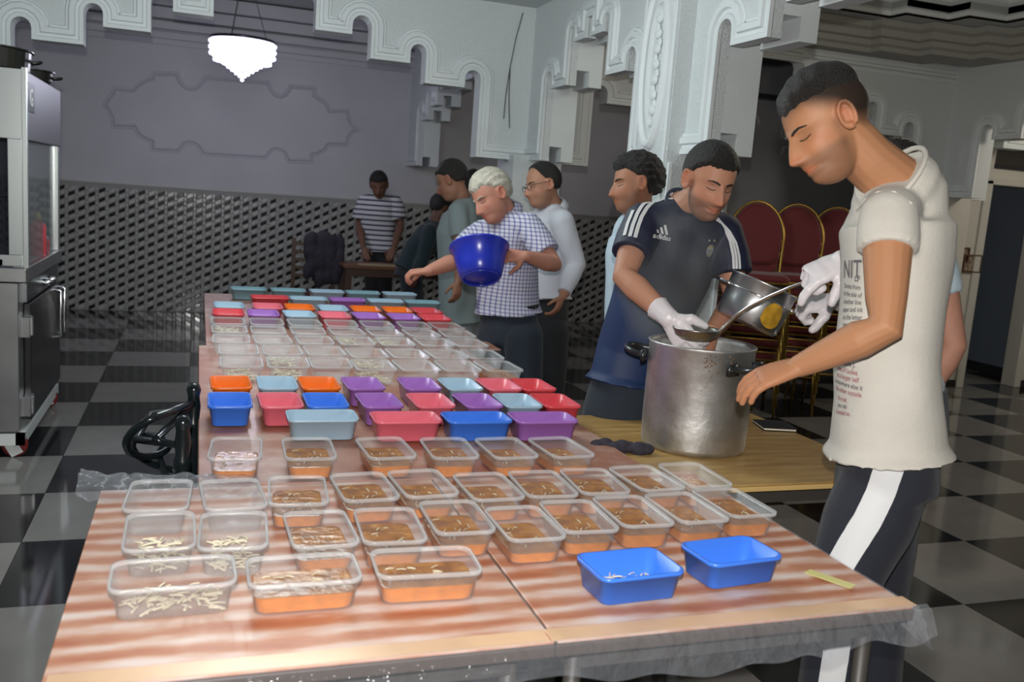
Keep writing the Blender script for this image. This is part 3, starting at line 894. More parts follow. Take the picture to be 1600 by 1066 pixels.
# tilted saucepan poured by the helper
PC = P(1179, 477, 2.98)
pan = empty('saucepan', PC, 'shiny steel saucepan tilted above the stockpot with orange soup stain', 'pot')
up_ = V(.40, -.88, -.12); sx_ = up_.cross(FW).normalized(); A3m = Matrix((sx_, up_.cross(sx_), up_)).transposed()
bm = bmesh.new(); lathe(bm, [(.001, -.072), (.095, -.070), (.104, -.060), (.108, .0), (.110, .070), (.114, .073), (.112, .076), (.105, .072), (.103, -.055), (.09, -.064), (.001, -.066)], n=48, A=A3m)
finish(bm, 'pan_body', STEEL, pan, smooth=True)
bm = bmesh.new(); lathe(bm, [(.1085, .028), (.1108, .031), (.1085, .034)], n=48, A=A3m); finish(bm, 'pan_seam', CHROME, pan, smooth=True)
bm = bmesh.new()   # stain: a curved patch hugging the wall
rings = []
for i in range(9):
    row = []
    for j in range(11):
        a = (i - 4) * .085; z = -.052 + j * .0085; sh = math.sqrt(max(0, 1 - ((i - 4) / 4.3) ** 2)); z = -.018 + (z + .018) * sh
        d_ = A3m @ Vector((0, 0, 0)); base = -FW; bx = (base - up_ * base.dot(up_)).normalized(); sd = up_.cross(bx)
        ang = a + .42
        row.append((bx * math.cos(ang) + sd * math.sin(ang)) * .1095 + up_ * z)
    rings.append(row)
V_ = [[bm.verts.new(p) for p in r] for r in rings]
for i in range(8):
    for j in range(10): bm.faces.new((V_[i][j], V_[i + 1][j], V_[i + 1][j + 1], V_[i][j + 1]))
finish(bm, 'soup_stain', mat('orange_stain', (.46, .25, .02), .3, var=.4, vscale=30), pan, smooth=True)
bm = bmesh.new(); hd = (RT * 1 + up_ * .1).normalized()
for q in (-1, 1):
    d2 = sx_ * q if False else (RT if q > 0 else -RT); d2 = (d2 - up_ * d2.dot(up_)).normalized(); s2 = up_.cross(d2)
    tube(bm, [d2 * .108 + s2 * .035 + up_ * .03, d2 * .14 + s2 * .03 + up_ * .032, d2 * .14 - s2 * .03 + up_ * .032, d2 * .108 - s2 * .035 + up_ * .03], .005, 8)
finish(bm, 'pan_handle', CHROME, pan, smooth=True)

# black cloth and notebook
C_ = onZ(972, 699, .745); bm = bmesh.new()
for k in range(7):
    a = k / 6; p0 = Vector((-.07 + a * .14, .028 - a * .055, .0)); ball(bm, p0 + Vector((0, .008 * math.sin(k * 2.1), 0)), .026, 9, (1.1, .95, .7 + .25 * (k % 2)))
me = remesh(bm, .004, 3)
c_ = co_np(me); me.transform(Matrix.Translation(C_))
r = bpy.data.objects.new('rag', me); COL.objects.link(r); me.materials.append(mat('black_cloth', (.025, .022, .035), .8, bump=.6, bscale=60)); tag(r, 'crumpled black rag on the plywood table left of the stockpot', 'cloth')
C_ = onZ(1210, 668, .731); nb = empty('notebook', C_, 'closed black notebook lying behind the stockpot on plywood table', 'notebook', rz=-.25)
bm = bmesh.new(); box(bm, -.062, .062, -.06, .06, .009, .013); box(bm, -.062, .062, -.06, .06, 0, .003); finish(bm, 'cover', mat('black_leatherette', (.012, .012, .016), .75, spec=.2), nb, bevel=.001)
bm = bmesh.new(); box(bm, -.059, .059, -.058, .058, .003, .009); finish(bm, 'pages', mat('cream_pages', (.7, .66, .52), .7), nb)

# ------------------------------------------------------------------ chandelier
CH = Vector((.335, 8.5, 0)); ch = empty('chandelier', (CH.x, CH.y, 2.66), 'glowing round crystal chandelier hanging in the back hall', 'chandelier')
GLOW = mat('lit_crystal', (.9, .9, 1), .2, emit=(.84, .80, 1), estr=3.2)
CRY = mat('crystal', (.9, .92, 1), .05, trans=.6, emit=(.8, .8, 1), estr=.6)
bm = bmesh.new(); lathe(bm, [(.262, 0), (.270, -.03), (.268, -.12), (.245, -.16), (.19, -.185), (.10, -.19), (.001, -.19), (.001, -.18), (.1, -.18), (.18, -.17), (.23, -.14), (.245, -.1), (.25, 0)], n=40)
finish(bm, 'lit_bowl', GLOW, ch, smooth=True)
bm = bmesh.new(); lathe(bm, [(.001, .012), (.27, .012), (.275, .0), (.27, -.012), (.25, -.012), (.25, .004), (.001, .004)], n=40); finish(bm, 'metal_ring', mat('ring_metal', (.1, .1, .11), .3, 1), ch, smooth=True)
bm = bmesh.new()
for rr, zz_, n_ in ((.272, -.03, 44), (.272, -.08, 44), (.268, -.13, 40), (.235, -.18, 34), (.16, -.205, 24), (.125, -.23, 18), (.09, -.255, 12), (.055, -.28, 8), (.025, -.30, 4)):
    for k in range(n_):
        a = 2 * math.pi * k / n_ + zz_; ball(bm, (rr * math.cos(a), rr * math.sin(a), zz_), .012, 4, (1, 1, 1.4))
ball(bm, (0, 0, -.33), .016, 8)
o = finish(bm, 'crystal_drops', CRY, ch); o['kind'] = 'stuff'
bm = bmesh.new()
for a in (0, 2.1, 4.2): tube(bm, [(.2 * math.cos(a), .2 * math.sin(a), .01), (.02 * math.cos(a), .02 * math.sin(a), .6)], .003, 6)
lathe(bm, [(.001, .66), (.06, .66), (.05, .60), (.001, .58)], n=20); finish(bm, 'suspension_wires', mat('ring_metal'), ch)

# ------------------------------------------------------------------ steel rotisserie cabinet on the left
OX = -.80; OY0, OY1 = 5.02, 6.25; OX0 = -1.75
ov = empty('rotisserie_cabinet', ((OX + OX0) / 2, (OY0 + OY1) / 2, 0), 'stainless steel rotisserie cabinet with glass on red castors at left', 'rotisserie')
def W(bm, name, m, **k): return finish(bm, name, m, ov, world=True, **k)
bm = bmesh.new(); box(bm, OX0, OX - .04, OY0 + .02, OY1, .14, .90); W(bm, 'base_body', STEEL, bevel=.004)
bm = bmesh.new(); box(bm, OX0 - .02, OX, OY0, OY1 + .02, .905, .975); W(bm, 'worktop', STEEL, bevel=.004)
bm = bmesh.new(); box(bm, OX0, OX - .02, OY0 + .02, OY0 + .05, .07, .13); box(bm, OX - .06, OX - .02, OY0 + .02, OY1, .07, .13); box(bm, OX0, OX0 + .04, OY0 + .02, OY1, .07, .13); W(bm, 'chassis', WHITEM)
# side door with hinges and handle
bm = bmesh.new(); box(bm, OX - .038, OX - .006, OY0 + .16, OY1 - .03, .17, .78); dr = W(bm, 'door', mat('door_steel', (.10, .10, .105), .3, 1), bevel=.003)
for z in (.26, .67):
    bm = bmesh.new(); box(bm, OX - .04, OX + .004, OY0 + .06, OY0 + .16, z - .05, z + .05); box(bm, OX - .01, OX + .012, OY0 + .10, OY0 + .13, z - .045, z + .045)
    bmesh.ops.translate(bm, verts=bm.verts, vec=-ov.location); finish(bm, 'hinge', STEEL, dr, bevel=.002)
bm = bmesh.new(); tube(bm, [(OX - .01, OY1 - .26, .76), (OX + .03, OY1 - .26, .75), (OX + .03, OY1 - .26, .48), (OX - .01, OY1 - .26, .47)], .009, 8)
tube(bm, [(OX - .01, OY1 - .10, .76), (OX + .03, OY1 - .10, .75), (OX + .03, OY1 - .10, .48), (OX - .01, OY1 - .10, .47)], .009, 8)
bmesh.ops.translate(bm, verts=bm.verts, vec=-ov.location); finish(bm, 'handle', CHROME, dr, smooth=True)
bm = bmesh.new(); box(bm, OX - .042, OX - .02, OY0 + .14, OY1 - .02, .79, .89); W(bm, 'control_panel', STEELD)
for k in (0, 1):
    bm = bmesh.new(); y = OY0 + .62 + k * .16; tube(bm, [(OX - .02, y, .84), (OX + .012, y, .84)], .02, 12); W(bm, 'knob', CHROME, smooth=True)
# glass upper part: frame posts, header, panes, spits
FRM = mat('frame_steel', (.72, .76, .76), .3, .9)
for x in (OX - .035, OX0 + .035):
    for y in (OY0 + .055, OY1 - .03):
        bm = bmesh.new(); box(bm, x - .028, x + .028, y - .03, y + .03, .975, 1.72); W(bm, 'post', FRM, bevel=.004)
bm = bmesh.new(); box(bm, OX0, OX, OY0 + .02, OY1, 1.60, 1.93); W(bm, 'header', mat('header_steel', (.22, .22, .25), .4, .6), bevel=.005)
bm = bmesh.new(); box(bm, OX0, OX - .002, OY0 + .005, OY0 + .02, 1.60, 1.93); box(bm, OX - .012, OX + .012, OY0, OY0 + .03, .975, 1.94)
box(bm, OX - .20, OX - .02, OY0 + .0, OY0 + .02, .985, 1.04); box(bm, OX - .075, OX - .012, OY0 - .0, OY0 + .02, 1.04, 1.6); box(bm, OX0, OX - .1, OY0 + .0, OY0 + .02, .985, 1.02); W(bm, 'front_trim', FRM, bevel=.003)
GL = clear_mat('dark_glass', (.45, .47, .5), .25, (.05, .05, .06), .05)
bm = bmesh.new(); box(bm, OX0 + .05, OX - .06, OY0 + .03, OY0 + .036, 1.02, 1.60); W(bm, 'pane', GL)
bm = bmesh.new(); box(bm, OX - .03, OX - .024, OY0 + .09, OY1 - .06, .98, 1.60); W(bm, 'pane', clear_mat('side_glass', (.9, .92, .92), .06, (.3, .32, .34), .04))
bm = bmesh.new(); box(bm, OX0, OX0 + .02, OY0 + .05, OY1, .98, 1.6); W(bm, 'rear_wall', STEELD)
bm = bmesh.new(); tube(bm, [(OX - .05, OY0 + .2, .98), (OX - .05, OY0 + .2, 1.6)], .012, 8); W(bm, 'rod', CHROME, smooth=True)
for z in (1.12, 1.30, 1.48):
    bm = bmesh.new(); box(bm, OX - .07, OX - .03, OY0 + .17, OY0 + .23, z - .012, z + .012); tube(bm, [(OX - .05, OY0 + .22, z), (OX - .05, OY0 + .34, z)], .009, 8); W(bm, 'bracket', BLACKP)
bm = bmesh.new(); tube(bm, [(OX - .12, OY0 + .5, z + 0) for z in (1.12, 1.5)], .006, 8); tube(bm, [(OX0 + .1, OY0 + .5, 1.3), (OX - .1, OY0 + .5, 1.3)], .008, 8); W(bm, 'spit', CHROME)
# badge
bm = bmesh.new(); box(bm, OX, OX + .004, OY0 + .09, OY0 + .27, 1.74, 1.88); bd = W(bm, 'badge', mat('badge_black', (.012, .02, .015), .3))
cu = bpy.data.curves.new('t', 'FONT'); cu.body = 'G'; cu.size = .12; cu.extrude = .001; cu.align_x = 'CENTER'; to = bpy.data.objects.new('t', cu); COL.objects.link(to)
me = bpy.data.meshes.new_from_object(to.evaluated_get(bpy.context.evaluated_depsgraph_get())); bpy.data.objects.remove(to)
me.transform(Matrix.Translation(Vector((OX + .005, OY0 + .18, 1.77)) - ov.location) @ Matrix.Rotation(H2, 4, 'Z') @ Matrix.Rotation(H2, 4, 'X')); me.materials.clear(); me.materials.append(WHITEM)
o = bpy.data.objects.new('badge_lettering', me); COL.objects.link(o); o.parent = bd
# castors
RED = mat('red_castor', (.16, .012, .012), .4)
for x in (OX - .10, OX0 + .1):
    for y in (OY0 + .07, OY1 - .1):
        bm = bmesh.new(); lathe(bm, [(.001, -.018), (.05, -.018), (.06, -.012), (.06, .012), (.05, .018), (.001, .018)], (x + .03, y + .0, .061), 28, Matrix.Rotation(H2, 3, 'X')); wh = W(bm, 'castor_wheel', RED, smooth=False)
        bm = bmesh.new(); box(bm, -.03, .03, -.024, -.020, -.07, 0, Matrix.Translation((x + .01, y, .075)) @ Matrix.Rotation(-.5, 4, 'Y')); box(bm, -.03, .03, .020, .024, -.07, 0, Matrix.Translation((x + .01, y, .075)) @ Matrix.Rotation(-.5, 4, 'Y'))
        tube(bm, [(x + .03, y - .027, .061), (x + .03, y + .027, .061)], .008, 8)
        bmesh.ops.translate(bm, verts=bm.verts, vec=-ov.location); finish(bm, 'castor_fork', WHITEM, wh, bevel=.002)
# pans on its roof
for c, r0, h, lab in (((-1.10, 5.30, 1.93), .29, .10, 'large dark round pan on top of the steel rotisserie, nearest'), ((-.95, 5.80, 1.93), .17, .055, 'smaller dark lidded pan behind the large one on the rotisserie')):
    t = empty('round_pan', c, lab, 'pan'); bm = bmesh.new()
    lathe(bm, [(.001, 0), (r0 * .9, .0), (r0 * .97, .012), (r0, h), (r0 + .012, h + .004), (r0 + .012, h + .01), (r0 * .6, h + .012), (.001, h + .014)], n=44); finish(bm, 'pan_body', mat('sooty_metal', (.05, .05, .045), .3, .8), t, smooth=False)
    bm = bmesh.new(); d = Vector((.85, .2, 0)).normalized(); s = Vector((-d.y, d.x, 0))
    tube(bm, [d * r0 + s * .04 + Vector((0, 0, h * .6)), d * (r0 + .04) + s * .035 + Vector((0, 0, h * .7)), d * (r0 + .04) - s * .035 + Vector((0, 0, h * .7)), d * r0 - s * .04 + Vector((0, 0, h * .6))], .007, 8)
    finish(bm, 'pan_handle', mat('sooty_metal'), t, smooth=True)
bt = empty('sauce_bottle', (-.86, 5.78, .975), 'red sauce bottle standing on the rotisserie worktop behind glass', 'bottle')
bm = bmesh.new(); lathe(bm, [(.001, 0), (.04, .0), (.043, .01), (.043, .17), (.02, .20), (.001, .20)], n=20); finish(bm, 'bottle_body', mat('red_plastic', (.5, .03, .01), .25), bt, smooth=True)
bm = bmesh.new(); lathe(bm, [(.02, .20), (.018, .235), (.008, .25), (.001, .25)], n=14); finish(bm, 'cap', mat('yellow_cap', (.6, .45, .15), .4), bt, smooth=True)
sg = empty('glass_jar', (-.86, 5.93, .975), 'small red glass jar beside the sauce bottle', 'jar')
bm = bmesh.new(); lathe(bm, [(.001, 0), (.035, .0), (.038, .01), (.038, .08), (.030, .09), (.001, .09)], n=18); finish(bm, 'jar_body', mat('red_plastic'), sg, smooth=True)
bm = bmesh.new(); lathe(bm, [(.001, .105), (.032, .105), (.034, .09), (.001, .088)], n=18); finish(bm, 'lid', WHITEM, sg, smooth=False)

# ------------------------------------------------------------------ black wrought chair at the table's left
bl = mat('black_chair_paint', (.008, .012, .014), .22)
CX = -.13
ch1 = empty('wrought_chair', (-.10, 2.62, 0), 'glossy black chair with twisted scroll back at the long table\'s left side', 'chair')
def CW(bm, name, m=bl, **k): return finish(bm, name, m, ch1, world=True, smooth=True, **k)
ptA = onX(300, 607, -.055); ptB = onX(281, 655, -.115)
pA = Vector((-.005, 2.90, .86)); pB = Vector((-.03, 2.50, .86))
for p in (pA, pB):
    bm = bmesh.new(); f = Vector((p.x, p.y, 0)); lathe(bm, [(.016, 0), (.019, .3), (.02, .64), (.022, .69), (.018, .71), (.023, .72), (.023, .74), (.018, .75), (.021, .79), (.017, .82), (.022, .842), (.016, .858), (.001, .862)], f, 16); CW(bm, 'back_post')
def bez(*p): return [Vector(q) for q in p]
bm = bmesh.new()
for s in (0, 1):
    pts = []
    for k in range(25):
        t = k / 24; a = t * math.pi * 2.2 + s * math.pi
        c = pA.lerp(pB, .5 + .42 * math.cos(t * math.pi)); pts.append(Vector((c.x - .07 - .045 * math.sin(a) - .05 * math.sin(t * math.pi), c.y, .82 - .20 * t + .03 * math.cos(a))))
    tube(bm, [pA + Vector((0, 0, -.06))] + pts + [pB + Vector((0, 0, -.30))], .011, 8)
for z in (.78, .56): tube(bm, [Vector((pA.x, pA.y, z)), Vector((pA.x - .12, pA.y - .1, z + .01)), Vector((pB.x - .12, pB.y + .1, z - .01)), Vector((pB.x, pB.y, z))], .011, 8)
CW(bm, 'back_scroll')
bm = bmesh.new(); sc_ = (pA + pB) / 2; box(bm, sc_.x + .0, sc_.x + .40, 2.50, 2.88, .42, .46); o = finish(bm, 'seat', mat('dark_red_seat', (.07, .012, .012), .5), ch1, world=True, bevel=.015)
for dx, y in ((.38, 2.53), (.38, 2.86)):
    bm = bmesh.new(); tube(bm, [(sc_.x + dx, y, .44), (sc_.x + dx - .01, y, .01)], .017, 10, caps=False); CW(bm, 'front_leg')

# ------------------------------------------------------------------ back hall: dark table, chair with coat
dt = empty('dark_table', (1.72, 8.75, 0), 'dark wooden table in the back hall before the striped-shirt man', 'table')
def DW(bm, n, m, **k): return finish(bm, n, m, dt, world=True, **k)
WD = mat('dark_wood', (.06, .03, .018), .35)
bm = bmesh.new(); box(bm, 1.28, 2.75, 8.5, 9.0, .735, .765); DW(bm, 'tabletop', mat('brown_wood', (.14, .06, .03), .35), bevel=.004)
bm = bmesh.new(); box(bm, 1.3, 2.73, 8.52, 8.54, .66, .735); DW(bm, 'apron', WD)
for x in (1.33, 2.7):
    for y in (8.56, 8.95): bm = bmesh.new(); box(bm, x - .03, x + .03, y - .03, y + .03, 0, .735); DW(bm, 'leg', WD)
bm = bmesh.new(); box(bm, 1.42, 1.95, 8.50, 8.62, .766, .78); o = finish(bm, 'cutting_board', mat('pale_board', (.33, .25, .16), .5)); tag(o, 'pale wooden board on the front edge of the dark table', 'board')
dc = empty('slatted_chair', (1.02, 8.7, 0), 'black slat-back chair with red seat in the back hall', 'chair')
def SW(bm, n, m, **k): return finish(bm, n, m, dc, world=True, **k)
for x, y, z in ((.86, 8.9, .97), (.86, 8.5, .44), (1.24, 8.9, .97), (1.24, 8.5, .44)):
    bm = bmesh.new(); box(bm, x - .018, x + .018, y - .018, y + .018, 0, z); SW(bm, 'leg', WD)
for k in range(5):
    bm = bmesh.new(); box(bm, .87, 1.23, 8.89, 8.905, .60 + k * .075, .63 + k * .075); SW(bm, 'back_slat', WD)
bm = bmesh.new(); box(bm, .84, 1.26, 8.48, 8.92, .42, .46); SW(bm, 'seat', mat('dark_red_seat'), bevel=.01)
bm = bmesh.new(); r_ = random.Random(2)
for k in range(70): ball(bm, (.98 + r_.random() * .32, 8.88 + r_.uniform(-.02, .02), .98 - r_.random() * .40), .06, 8, (.8, .6, 1.5))
me = remesh(bm, .014, 14); o = bpy.data.objects.new('coat', me); COL.objects.link(o); me.materials.append(mat('black_cloth')); tag(o, 'black coat draped over the slat-back chair', 'coat')

# ------------------------------------------------------------------ stacked banquet chairs
GOLD = mat('gold_frame', (.42, .26, .06), .3, .9)
RV = mat('red_velvet', (.13, .008, .012), .7, bump=.15, bscale=120, sheen=.2)


def chair_meshes():
    out = {}
    b = bmesh.new(); R = []
    for z, k in ((-.022, .93), (-.012, 1), (.012, 1), (.028, .92), (.034, .7)): R.append([Vector((x * k, y * k, .455 + z)) for x, y in [(p.x, p.y) for p in rrect(.21, .21, .07, 0)]])
    loft(b, R); out['seat'] = (b, RV)
    b = bmesh.new(); R = []
    for y, k in ((-.022, .86), (-.016, .97), (.0, 1), (.012, .97), (.018, .9)):
        rr = []
        for i in range(28):
            a = 2 * math.pi * i / 28; x = .19 * math.cos(a); z = .26 * math.sin(a)
            if z < 0: x = .19 * math.copysign(abs(math.cos(a)) ** .45, math.cos(a)); z = .20 * math.sin(a)
            rr.append(Vector((x * k, y, z * k)))
        R.append([Vector((p.x, .20 + p.y + (p.z + .2) * .22, .74 + p.z)) for p in rr])
    loft(b, R); out['backrest'] = (b, RV)
    fr_ = []
    for s in (-1, 1):
        b = bmesh.new(); tube(b, [(s * .20, -.19, .44), (s * .225, -.22, 0)], .011, 8, caps=False); fr_.append(('leg', b))
        b = bmesh.new(); tube(b, [(s * .19, .19, .46), (s * .225, .25, 0)], .011, 8, caps=False); fr_.append(('leg', b))
    b = bmesh.new(); pts = []
    for i in range(15):
        a = math.pi * i / 14; x = .205 * math.cos(a); z = .27 * math.sin(a); pts.append(Vector((x, .215 + (z + .2) * .22, .74 + z)))
    pts = [Vector((.19, .19, .46))] + pts + [Vector((-.19, .19, .46))]; tube(b, pts, .010, 8); fr_.append(('back_frame', b))
    b = bmesh.new(); tube(b, [(-.21, -.20, .30), (.21, -.20, .30)], .008, 8); tube(b, [(-.21, .21, .30), (.21, .21, .30)], .008, 8); tube(b, [(-.20, -.19, .43), (.20, -.19, .43)], .011, 8); fr_.append(('stretcher', b))
    return out, fr_


o1, o2 = chair_meshes()
bc = empty('banquet_chair', (0, 0, 0), 'x', 'chair', 'stacked red banquet chairs')
for n, (b, m) in o1.items(): finish(b, n, m, bc, smooth=True)
for n, b in o2: finish(b, n, GOLD, bc, smooth=True)
WH = {0: 'leftmost', 1: 'second', 2: 'third', 3: 'rightmost'}
LV = ['bottom', 'second from bottom', 'third from bottom', 'fourth from bottom', 'fifth from bottom', 'sixth from bottom', 'seventh from bottom', 'top']
first = True
stk = [(3.74, 6.30, 7), (3.99, 5.96, 7), (4.36, 5.98, 7), (4.76, 6.02, 7)]
for si, (x, y, n) in enumerate(stk):
    for k in range(n):
        rz = math.radians(-22 - 3 * si); f = Vector((math.sin(rz), -math.cos(rz), 0))
        loc = Vector((x, y, k * .098)) + f * (.030 * k)
        lab = 'red velvet banquet chair with gold frame, %s of the %s stack' % (LV[k] if k < n - 1 else 'topmost', WH[si])
        if first: bc.location = loc; bc.rotation_euler = (0, 0, rz); bc['label'] = lab; first = False
        else: dup(bc, loc, rz, lab)

# framed sockets by the door
for (u, v, w_, h_, lab) in ((1504, 398, .07, .07, 'small brown wall switch plate left of the framed picture'), (1518, 412, .105, .085, 'small brown framed picture on the wall by the doorway')):
    c = onY(u, v, YR - .012); t = empty('wall_plate' if w_ < .1 else 'picture_frame', c, lab, 'switch' if w_ < .1 else 'picture')
    bm = bmesh.new(); path = [Vector((x, 0, z)) for x, z in ((-w_, -h_), (w_, -h_), (w_, h_), (-w_, h_))]
    sweep(bm, path, [(0, -.0), (0, .015), (.012, .018), (.018, .0)], NB, closed=True); finish(bm, 'frame', mat('brown_frame', (.10, .05, .03), .4), t)
    bm = bmesh.new(); box(bm, -w_ + .01, w_ - .01, -.004, .01, -h_ + .01, h_ - .01); finish(bm, 'panel', mat('brown_print', (.28, .22, .16), .4, var=.8, vscale=30), t)
#@@PART3
# ------------------------------------------------------------------ people
G = lambda x, z, x0, z0, sx, sz: np.exp(-((x - x0) / sx) ** 2 / 2 - ((z - z0) / sz) ** 2 / 2)


def head_shape(az, el, feat=True, jaw=1.0):
    d = np.stack([np.sin(az) * np.cos(el), np.cos(az) * np.cos(el), np.sin(el)], -1)
    acc = 0
    for c, R in (((0, -.016, .030), (.077, .096, .090)), ((0, .020, -.030), (.064 * jaw, .070, .085)), ((0, .040, -.078), (.040 * jaw, .046, .038))):
        c = np.array(c); R = np.array(R); dd = d / R; cc = c / R
        a = (dd * dd).sum(-1); b = (dd * cc).sum(-1); k = (cc * cc).sum() - 1; disc = b * b - a * k
        t = np.where(disc > 0, (b + np.sqrt(np.maximum(disc, 0))) / a, 1e-4); acc = acc + np.maximum(t, 1e-4) ** 14
    p = d * (acc ** (1 / 14))[..., None]
    if feat:
        x, z = p[..., 0], p[..., 2]; fm = np.clip((np.cos(az) - .1) / .4, 0, 1); fm = fm * (p[..., 1] > 0)
        ax = np.abs(x)
        h = np.interp(z, [-.056, -.048, -.040, -.034, -.005, .016, .028], [0, .008, .028, .032, .018, .007, 0]) * np.exp(-(x / np.interp(z, [-.045, -.03, .02], [.011, .009, .0065])) ** 2 / 2)
        h = h + .007 * G(ax, z, .0135, -.040, .005, .006)
        h += .005 * G(ax, z, .026, .022, .018, .006) - .012 * G(ax, z, .031, .003, .012, .008) + .006 * G(ax, z, .031, .001, .009, .005)
        h += .0125 * G(x, z, 0, -.0575, .016, .0045) + .0125 * G(x, z, 0, -.0705, .014, .0052) - .009 * G(x, z, 0, -.0638, .022, .0022) - .004 * G(x, z, 0, -.079, .02, .004)
        h += .006 * G(x, z, 0, -.094, .014, .010) + .003 * G(ax, z, .045, -.02, .014, .014)
        p = p.copy(); p[..., 1] += h * fm
    return p


_b = bmesh.new()
_az, _el = np.meshgrid(np.linspace(0, 2 * np.pi, 120, endpoint=False), np.linspace(-1.5, 1.5, 90))
loft(_b, [[Vector(v) for v in row] for row in head_shape(_az, _el).tolist()])
HBVH = BVHTree.FromBMesh(_b); _b.free()


def surf(x, z, off=.0):
    """point on the face at lateral x and height z"""
    h = HBVH.ray_cast(Vector((x, .3, z)), Vector((0, -1, 0)))[0]
    return Vector((x, (h.y if h else .05) + off, z))


class Head:
    def __init__(s, c, f, up, k=1.0, jaw=1.0):
        f = Vector(f).normalized(); u = Vector(up); u = (u - f * u.dot(f)).normalized(); r = f.cross(u)   # r = person's right seen... local +x
        s.M = Matrix((r * k, f * k, u * k)).transposed(); s.c = Vector(c); s.Mn = np.array(s.M); s.jaw = jaw; s.k = k
        s.inv = np.linalg.inv(s.Mn)

    def w(s, p): return s.c + s.M @ Vector(p)
    def local(s, co): return (co - np.array(s.c)) @ s.inv.T

    def grid(s, bm, off=None, nu=84, nv=60, feat=True):
        az = np.linspace(0, 2 * np.pi, nu, endpoint=False); el = np.linspace(-np.pi / 2 + .03, np.pi / 2 - .03, nv)
        A_, E_ = np.meshgrid(az, el); p = head_shape(A_, E_, feat, s.jaw)
        if off is not None:
            n = np.linalg.norm(p, axis=-1, keepdims=True); p = p * (1 + off(p, A_, E_)[..., None] / n)
        q = p @ s.Mn.T + np.array(s.c)
        loft(bm, [[Vector(v) for v in row] for row in q.tolist()])

    def ears(s, bm):
        for sg in (-1, 1):
            q = Matrix.Rotation(sg * .35, 3, 'Z') @ Matrix.Rotation(.15, 3, 'X'); c = Vector((sg * .077, -.008, -.004))
            pts = [c + q @ Vector((sg * .007 + sg * .003 * math.sin(t), .016 * math.cos(t), .028 * math.sin(t) - (.004 if math.sin(t) < 0 else 0))) for t in [math.radians(a) for a in range(-110, 235, 22)]]
            tube(bm, [s.w(p) for p in pts], .0045 * s.k, 7)
            ball(bm, s.w(c + Vector((-sg * .001, .001, 0))), .02 * s.k, 8, (.35, .75, 1.2), s.M.normalized() @ q)
            ball(bm, s.w(c + Vector((sg * .003, .006, -.026))), .0085 * s.k, 6)


def frame(d, n):
    d = Vector(d).normalized(); n = Vector(n); n = (n - d * n.dot(d)).normalized(); return d, n


def hand(bm, w, d, n, thumb=1, curl=.5, k=1.0, infl=0., index=None, spread=.10, tc=.5):
    """w wrist, d towards fingers, n back-of-hand normal, thumb=+1: thumb on side n x d"""
    d, n = frame(d, n); s = n.cross(d) * thumb; w = Vector(w); e = infl
    R = []
    for t, hw, hh, o in ((-.02, .024, .017, 0), (0, .027, .017, 0), (.025, .034, .0165, .002), (.055, .040, .0155, .002), (.08, .041, .0135, 0), (.09, .036, .009, 0)):
        R.append(ring(w + d * t * k + s * o * k, s, n, (hw * k + e), (hh * k + e), 16, 2.4))
    loft(bm, R)
    L = {0: (.031, .070), 1: (.0105, .078), 2: (-.0105, .073), 3: (-.030, .058)}
    for i, (o, ln) in L.items():
        c = curl if (index is None or i > 0) else index
        base = w + d * (.082 - (.006 if i == 3 else 0)) * k + s * o * k; dd = (d + s * (o * spread * 30 * .1)).normalized(); nn = n
        pts = [base - dd * .014 * k]; r0 = (.0098 - .0006 * (i == 3)) * k + e; rr = [r0]
        p = base; a = 0
        for j, f in enumerate((.45, .30, .25)):
            a += c * (.75, .95, .7)[j]
            v = (dd * math.cos(a) - nn * math.sin(a)); pts.append(p); rr.append(r0 * (1, .95, .9)[j]); p = p + v * ln * f * k
        pts.append(p); rr.append(r0 * .78)
        tube(bm, pts, rr, 10)
    b = w + d * .022 * k + s * .026 * k - n * .004 * k
    v1 = (d * .55 + s * .75 - n * .35 * tc * 2).normalized(); v2 = (d * .85 + s * .25 - n * .5 * tc * 2).normalized()
    tube(bm, [b - v1 * .012 * k, b, b + v1 * .034 * k, b + v1 * .034 * k + v2 * .026 * k, b + v1 * .034 * k + v2 * .05 * k], [.013 * k + e, .0135 * k + e, .012 * k + e, .0105 * k + e, .0085 * k + e], 10)


def spine_rings(pts, dims, sv, n=28, p=2.3):
    """pts along the trunk; dims (half width along side vector, half depth); sv side vectors"""
    R = []
    for i, c in enumerate(pts):
        a = pts[max(i - 1, 0)]; b = pts[min(i + 1, len(pts) - 1)]; t = (b - a).normalized()
        s = sv[i]; s = (s - t * s.dot(t)).normalized(); f = t.cross(s)
        R.append(ring(c, s, f, dims[i][0], dims[i][1], n, p))
    return R


def lerp_list(keys, ts):
    return [keys[min(int(t), len(keys) - 2)].lerp(keys[min(int(t), len(keys) - 2) + 1], t - min(int(t), len(keys) - 2)) for t in ts]


SKINC = np.array((.50, .27, .165))


def add_folds(me, amp, sc, seed=0, ax=(1, 1, 1)):
    co = co_np(me); n = len(co); nr = np.empty(n * 3, np.float32); me.vertices.foreach_get('normal', nr); nr = nr.reshape(-1, 3)
    a = np.array(ax) * sc
    # cheap smooth pseudo-noise: sums of warped sines
    q = co * a; r = np.random.RandomState(seed); v = np.zeros(n)
    for k in range(7):
        w_ = r.randn(3) * (1 + .45 * k); v += np.sin(q @ w_ + r.rand() * 6 + 1.6 * np.sin(q @ (r.randn(3) * .8))) / (1 + .5 * k)
    v = np.abs(v) ** .8 * np.sign(v)
    co = co + nr * (v * amp / 1.8)[:, None]; me.vertices.foreach_set('co', co.ravel().astype(np.float32)); me.update()


